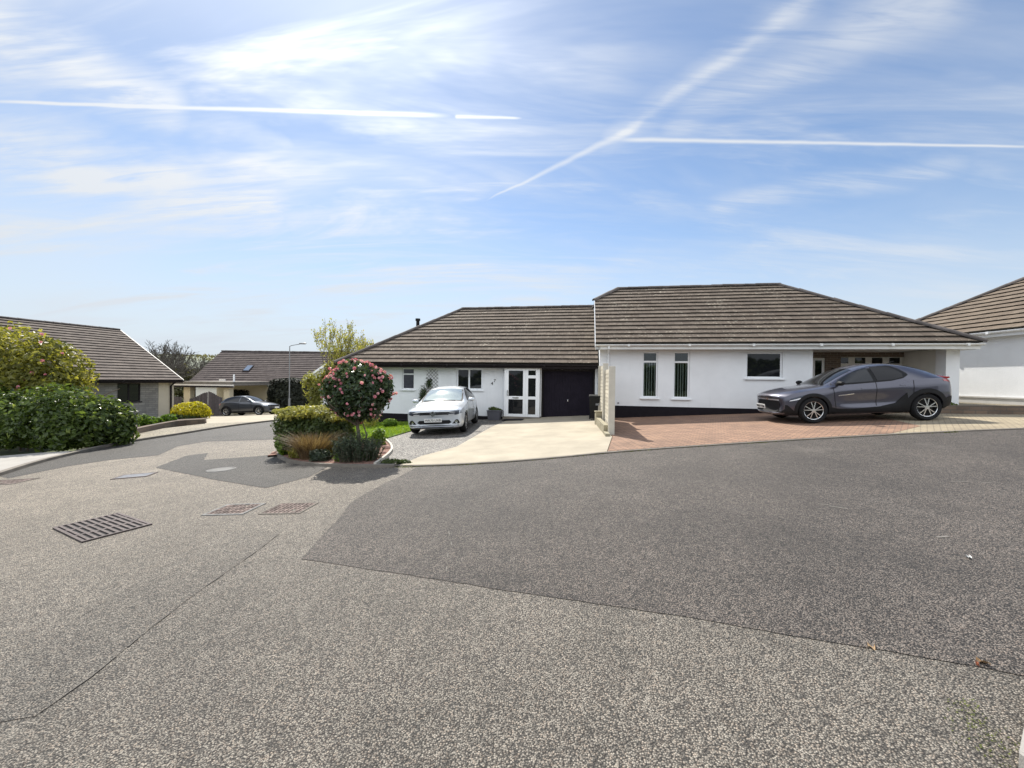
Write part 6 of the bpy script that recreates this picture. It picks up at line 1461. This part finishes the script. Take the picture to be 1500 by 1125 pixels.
def mth(op, a, b=None, c=None, clamp=False):
    n = N(nt, 'ShaderNodeMath', operation=op, use_clamp=clamp)
    for i, x in enumerate((a, b, c)):
        if x is None: continue
        if isinstance(x, (int, float)): n.inputs[i].default_value = x
        else: nt.links.new(x, n.inputs[i])
    return n.outputs[0]
def dot(vec):
    n = N(nt, 'ShaderNodeVectorMath', operation='DOT_PRODUCT'); nt.links.new(D, n.inputs[0]); n.inputs[1].default_value = vec; return n.outputs['Value']
def sm(x, a, b, lo=0., hi=1.):
    n = N(nt, 'ShaderNodeMapRange', interpolation_type='SMOOTHSTEP', i_1=a, i_2=b, i_3=lo, i_4=hi); nt.links.new(x, n.inputs[0]); return n.outputs[0]
sp = N(nt, 'ShaderNodeSeparateXYZ'); nt.links.new(D, sp.inputs[0]); dx, dy, dz = sp.outputs
zz = mth('ADD', mth('MAXIMUM', dz, 0.0), .16)
cb = N(nt, 'ShaderNodeCombineXYZ'); nt.links.new(mth('DIVIDE', dx, zz), cb.inputs[0]); nt.links.new(mth('DIVIDE', dy, zz), cb.inputs[1])
def cirrus(rot, scx, scy, seed, detail=5, dist=.8, rough=.6):
    mp = N(nt, 'ShaderNodeMapping'); nt.links.new(cb.outputs[0], mp.inputs[0]); mp.inputs['Rotation'].default_value = (0, 0, R(rot)); mp.inputs['Scale'].default_value = (scx, scy, 1); mp.inputs['Location'].default_value = (seed, seed * .7, seed * 1.3)
    n = N(nt, 'ShaderNodeTexNoise', i_Scale=1.0, i_Detail=detail, i_Roughness=rough, i_Distortion=dist); nt.links.new(mp.outputs[0], n.inputs['Vector']); return n.outputs['Fac']
n1 = cirrus(60, .5, 1.7, 3.2); n2 = cirrus(74, .65, 2.6, 9.1, dist=1.2); n3 = cirrus(54, 1.3, 6.0, 5.5, 4, .5); n4 = cirrus(0, .35, .5, 1.5, 2, .4); n5 = cirrus(62, 2.2, 16.0, 2.5, 4, .5, .65)
left = sm(dot(tuple(Vector((-.55, .70, .45)).normalized())), .55, .98)
c_ = mth('MULTIPLY', sm(n1, .45, .78), mth('MULTIPLY_ADD', left, .62, .30))
c_ = mth('MAXIMUM', c_, mth('MULTIPLY', sm(n2, .45, .76), mth('MULTIPLY_ADD', left, .3, .55)))
c_ = mth('MULTIPLY', c_, mth('MULTIPLY_ADD', sm(n3, .3, .7), .8, .45))
c_ = mth('MULTIPLY', c_, sm(n5, .28, .68, .66, 1.2))
c_ = mth('ADD', c_, mth('MULTIPLY', left, mth('MULTIPLY_ADD', sm(n4, .35, .65), .26, .10)))
c_ = mth('ADD', c_, mth('MULTIPLY', sm(n1, .3, .62), .10))
WN = {}
def streak(p1, p2, w1, w2, amt, soft=.2, wob=.004, fade=(.08, .08), tex=None, wobs=14):
    d1, d2 = ray(*p1).normalized(), ray(*p2).normalized(); n = d1.cross(d2).normalized(); e = (d2 - d1 * d1.dot(d2)).normalized()
    ang = math.atan2(d2.dot(e), d2.dot(d1)); t = mth('DIVIDE', mth('ARCTAN2', dot(tuple(e)), dot(tuple(d1))), ang)
    k_ = 14 if wobs > 10 else 6
    if k_ not in WN:
        WN[k_] = N(nt, 'ShaderNodeTexNoise', i_Scale=k_, i_Detail=4); nt.links.new(D, WN[k_].inputs['Vector'])
    wn = WN[k_]
    ds = mth('ADD', dot(tuple(n)), mth('MULTIPLY', mth('SUBTRACT', wn.outputs['Fac'], .5), wob))
    wd = mth('MULTIPLY_ADD', t, w2 - w1, w1); q = mth('DIVIDE', ds, mth('MAXIMUM', wd, .0004))
    m_ = mth('EXPONENT', mth('MULTIPLY', mth('MULTIPLY', q, q), -1))
    m_ = mth('MULTIPLY', m_, mth('MULTIPLY', sm(t, -fade[0], fade[0]), sm(t, 1 - fade[1], 1 + fade[1], 1, 0)))
    if tex is not None: m_ = mth('MULTIPLY', m_, sm(tex, .3, .65, .25, 1))
    return mth('MULTIPLY', m_, amt)
L_ = [streak((0, 149), (640, 169), .0020, .0044, .95, wob=.004), streak((667, 171), (760, 173), .0036, .0022, .8, wob=.003, fade=(.03, .1)),
      streak((905, 204), (1520, 215), .0045, .0016, .75, wob=.003), streak((720, 290), (930, 188), .002, .008, .5, wob=.008), streak((900, 203), (1195, -10), .008, .013, .42, wob=.03, tex=n5), streak((880, 215), (1195, 0), .02, .04, .34, wob=.05, tex=n5, wobs=8),
      streak((980, 190), (1420, -30), .02, .05, .5, wob=.06, tex=n5, wobs=6), streak((-80, 30), (270, 165), .05, .035, .75, wob=.05, tex=n5, wobs=5), streak((240, 150), (430, 215), .03, .01, .3, wob=.04, tex=n3),
      streak((-50, 225), (420, 300), .05, .05, .6, wob=.07, tex=n5, wobs=5), streak((420, 330), (540, 310), .02, .02, .35, wob=.04, tex=n3), streak((1040, 300), (1400, 245), .02, .02, .45, wob=.05, tex=n5, wobs=6), streak((600, 395), (900, 405), .02, .025, .4, wob=.03, tex=n5, wobs=6), streak((880, 390), (1420, 380), .03, .03, .22, wob=.05, tex=n5, wobs=6)]
for s in L_: c_ = mth('MAXIMUM', c_, mth('ADD', mth('MULTIPLY', c_, .75), s))
# unseen cloud deck added behind the viewer to fill the shaded walls
c_ = mth('MAXIMUM', c_, mth('MULTIPLY', sm(dy, .05, -.4), mth('MULTIPLY_ADD', n1, .6, .45))); c_ = mth('MINIMUM', c_, .97)
sunny = mth('POWER', mth('MAXIMUM', dot(tuple(sun_dir)), 0.0), 16)
CL = 5.9
cm = N(nt, 'ShaderNodeMix', data_type='RGBA'); nt.links.new(c_, cm.inputs[0]); tn = mixc(nt, 1.0, sky.outputs[0], (.96, 1.0, 1.03), 'MULTIPLY'); nt.links.new(tn, cm.inputs[6])
cc = N(nt, 'ShaderNodeVectorMath', operation='SCALE'); cc.inputs[0].default_value = (CL * .94, CL * .98, CL * 1.03); nt.links.new(mth('MULTIPLY', mth('MULTIPLY_ADD', sunny, .85, 1.0), sm(dy, .1, -.4, 1.0, 2.5)), cc.inputs['Scale']); nt.links.new(cc.outputs[0], cm.inputs[7])  # added clouds behind the viewer made brighter, as fill light
hz_mix = N(nt, 'ShaderNodeMix', data_type='RGBA'); nt.links.new(mth('POWER', sm(dz, -.02, .42, 1, 0), 1.25), hz_mix.inputs[0]); nt.links.new(cm.outputs[2], hz_mix.inputs[6])
HZ = 5.3; hz_mix.inputs[7].default_value = (HZ * .90, HZ * .985, HZ * 1.09, 1)
nt.links.new(hz_mix.outputs[2], bg.inputs[0]); bg.inputs[1].default_value = .078

sc.view_settings.view_transform = 'Standard'; sc.view_settings.look = 'None'; sc.view_settings.gamma = 1; sc.view_settings.exposure = .9
sc.render.engine = 'CYCLES'
sc.cycles.max_bounces = 6; sc.cycles.transparent_max_bounces = 8
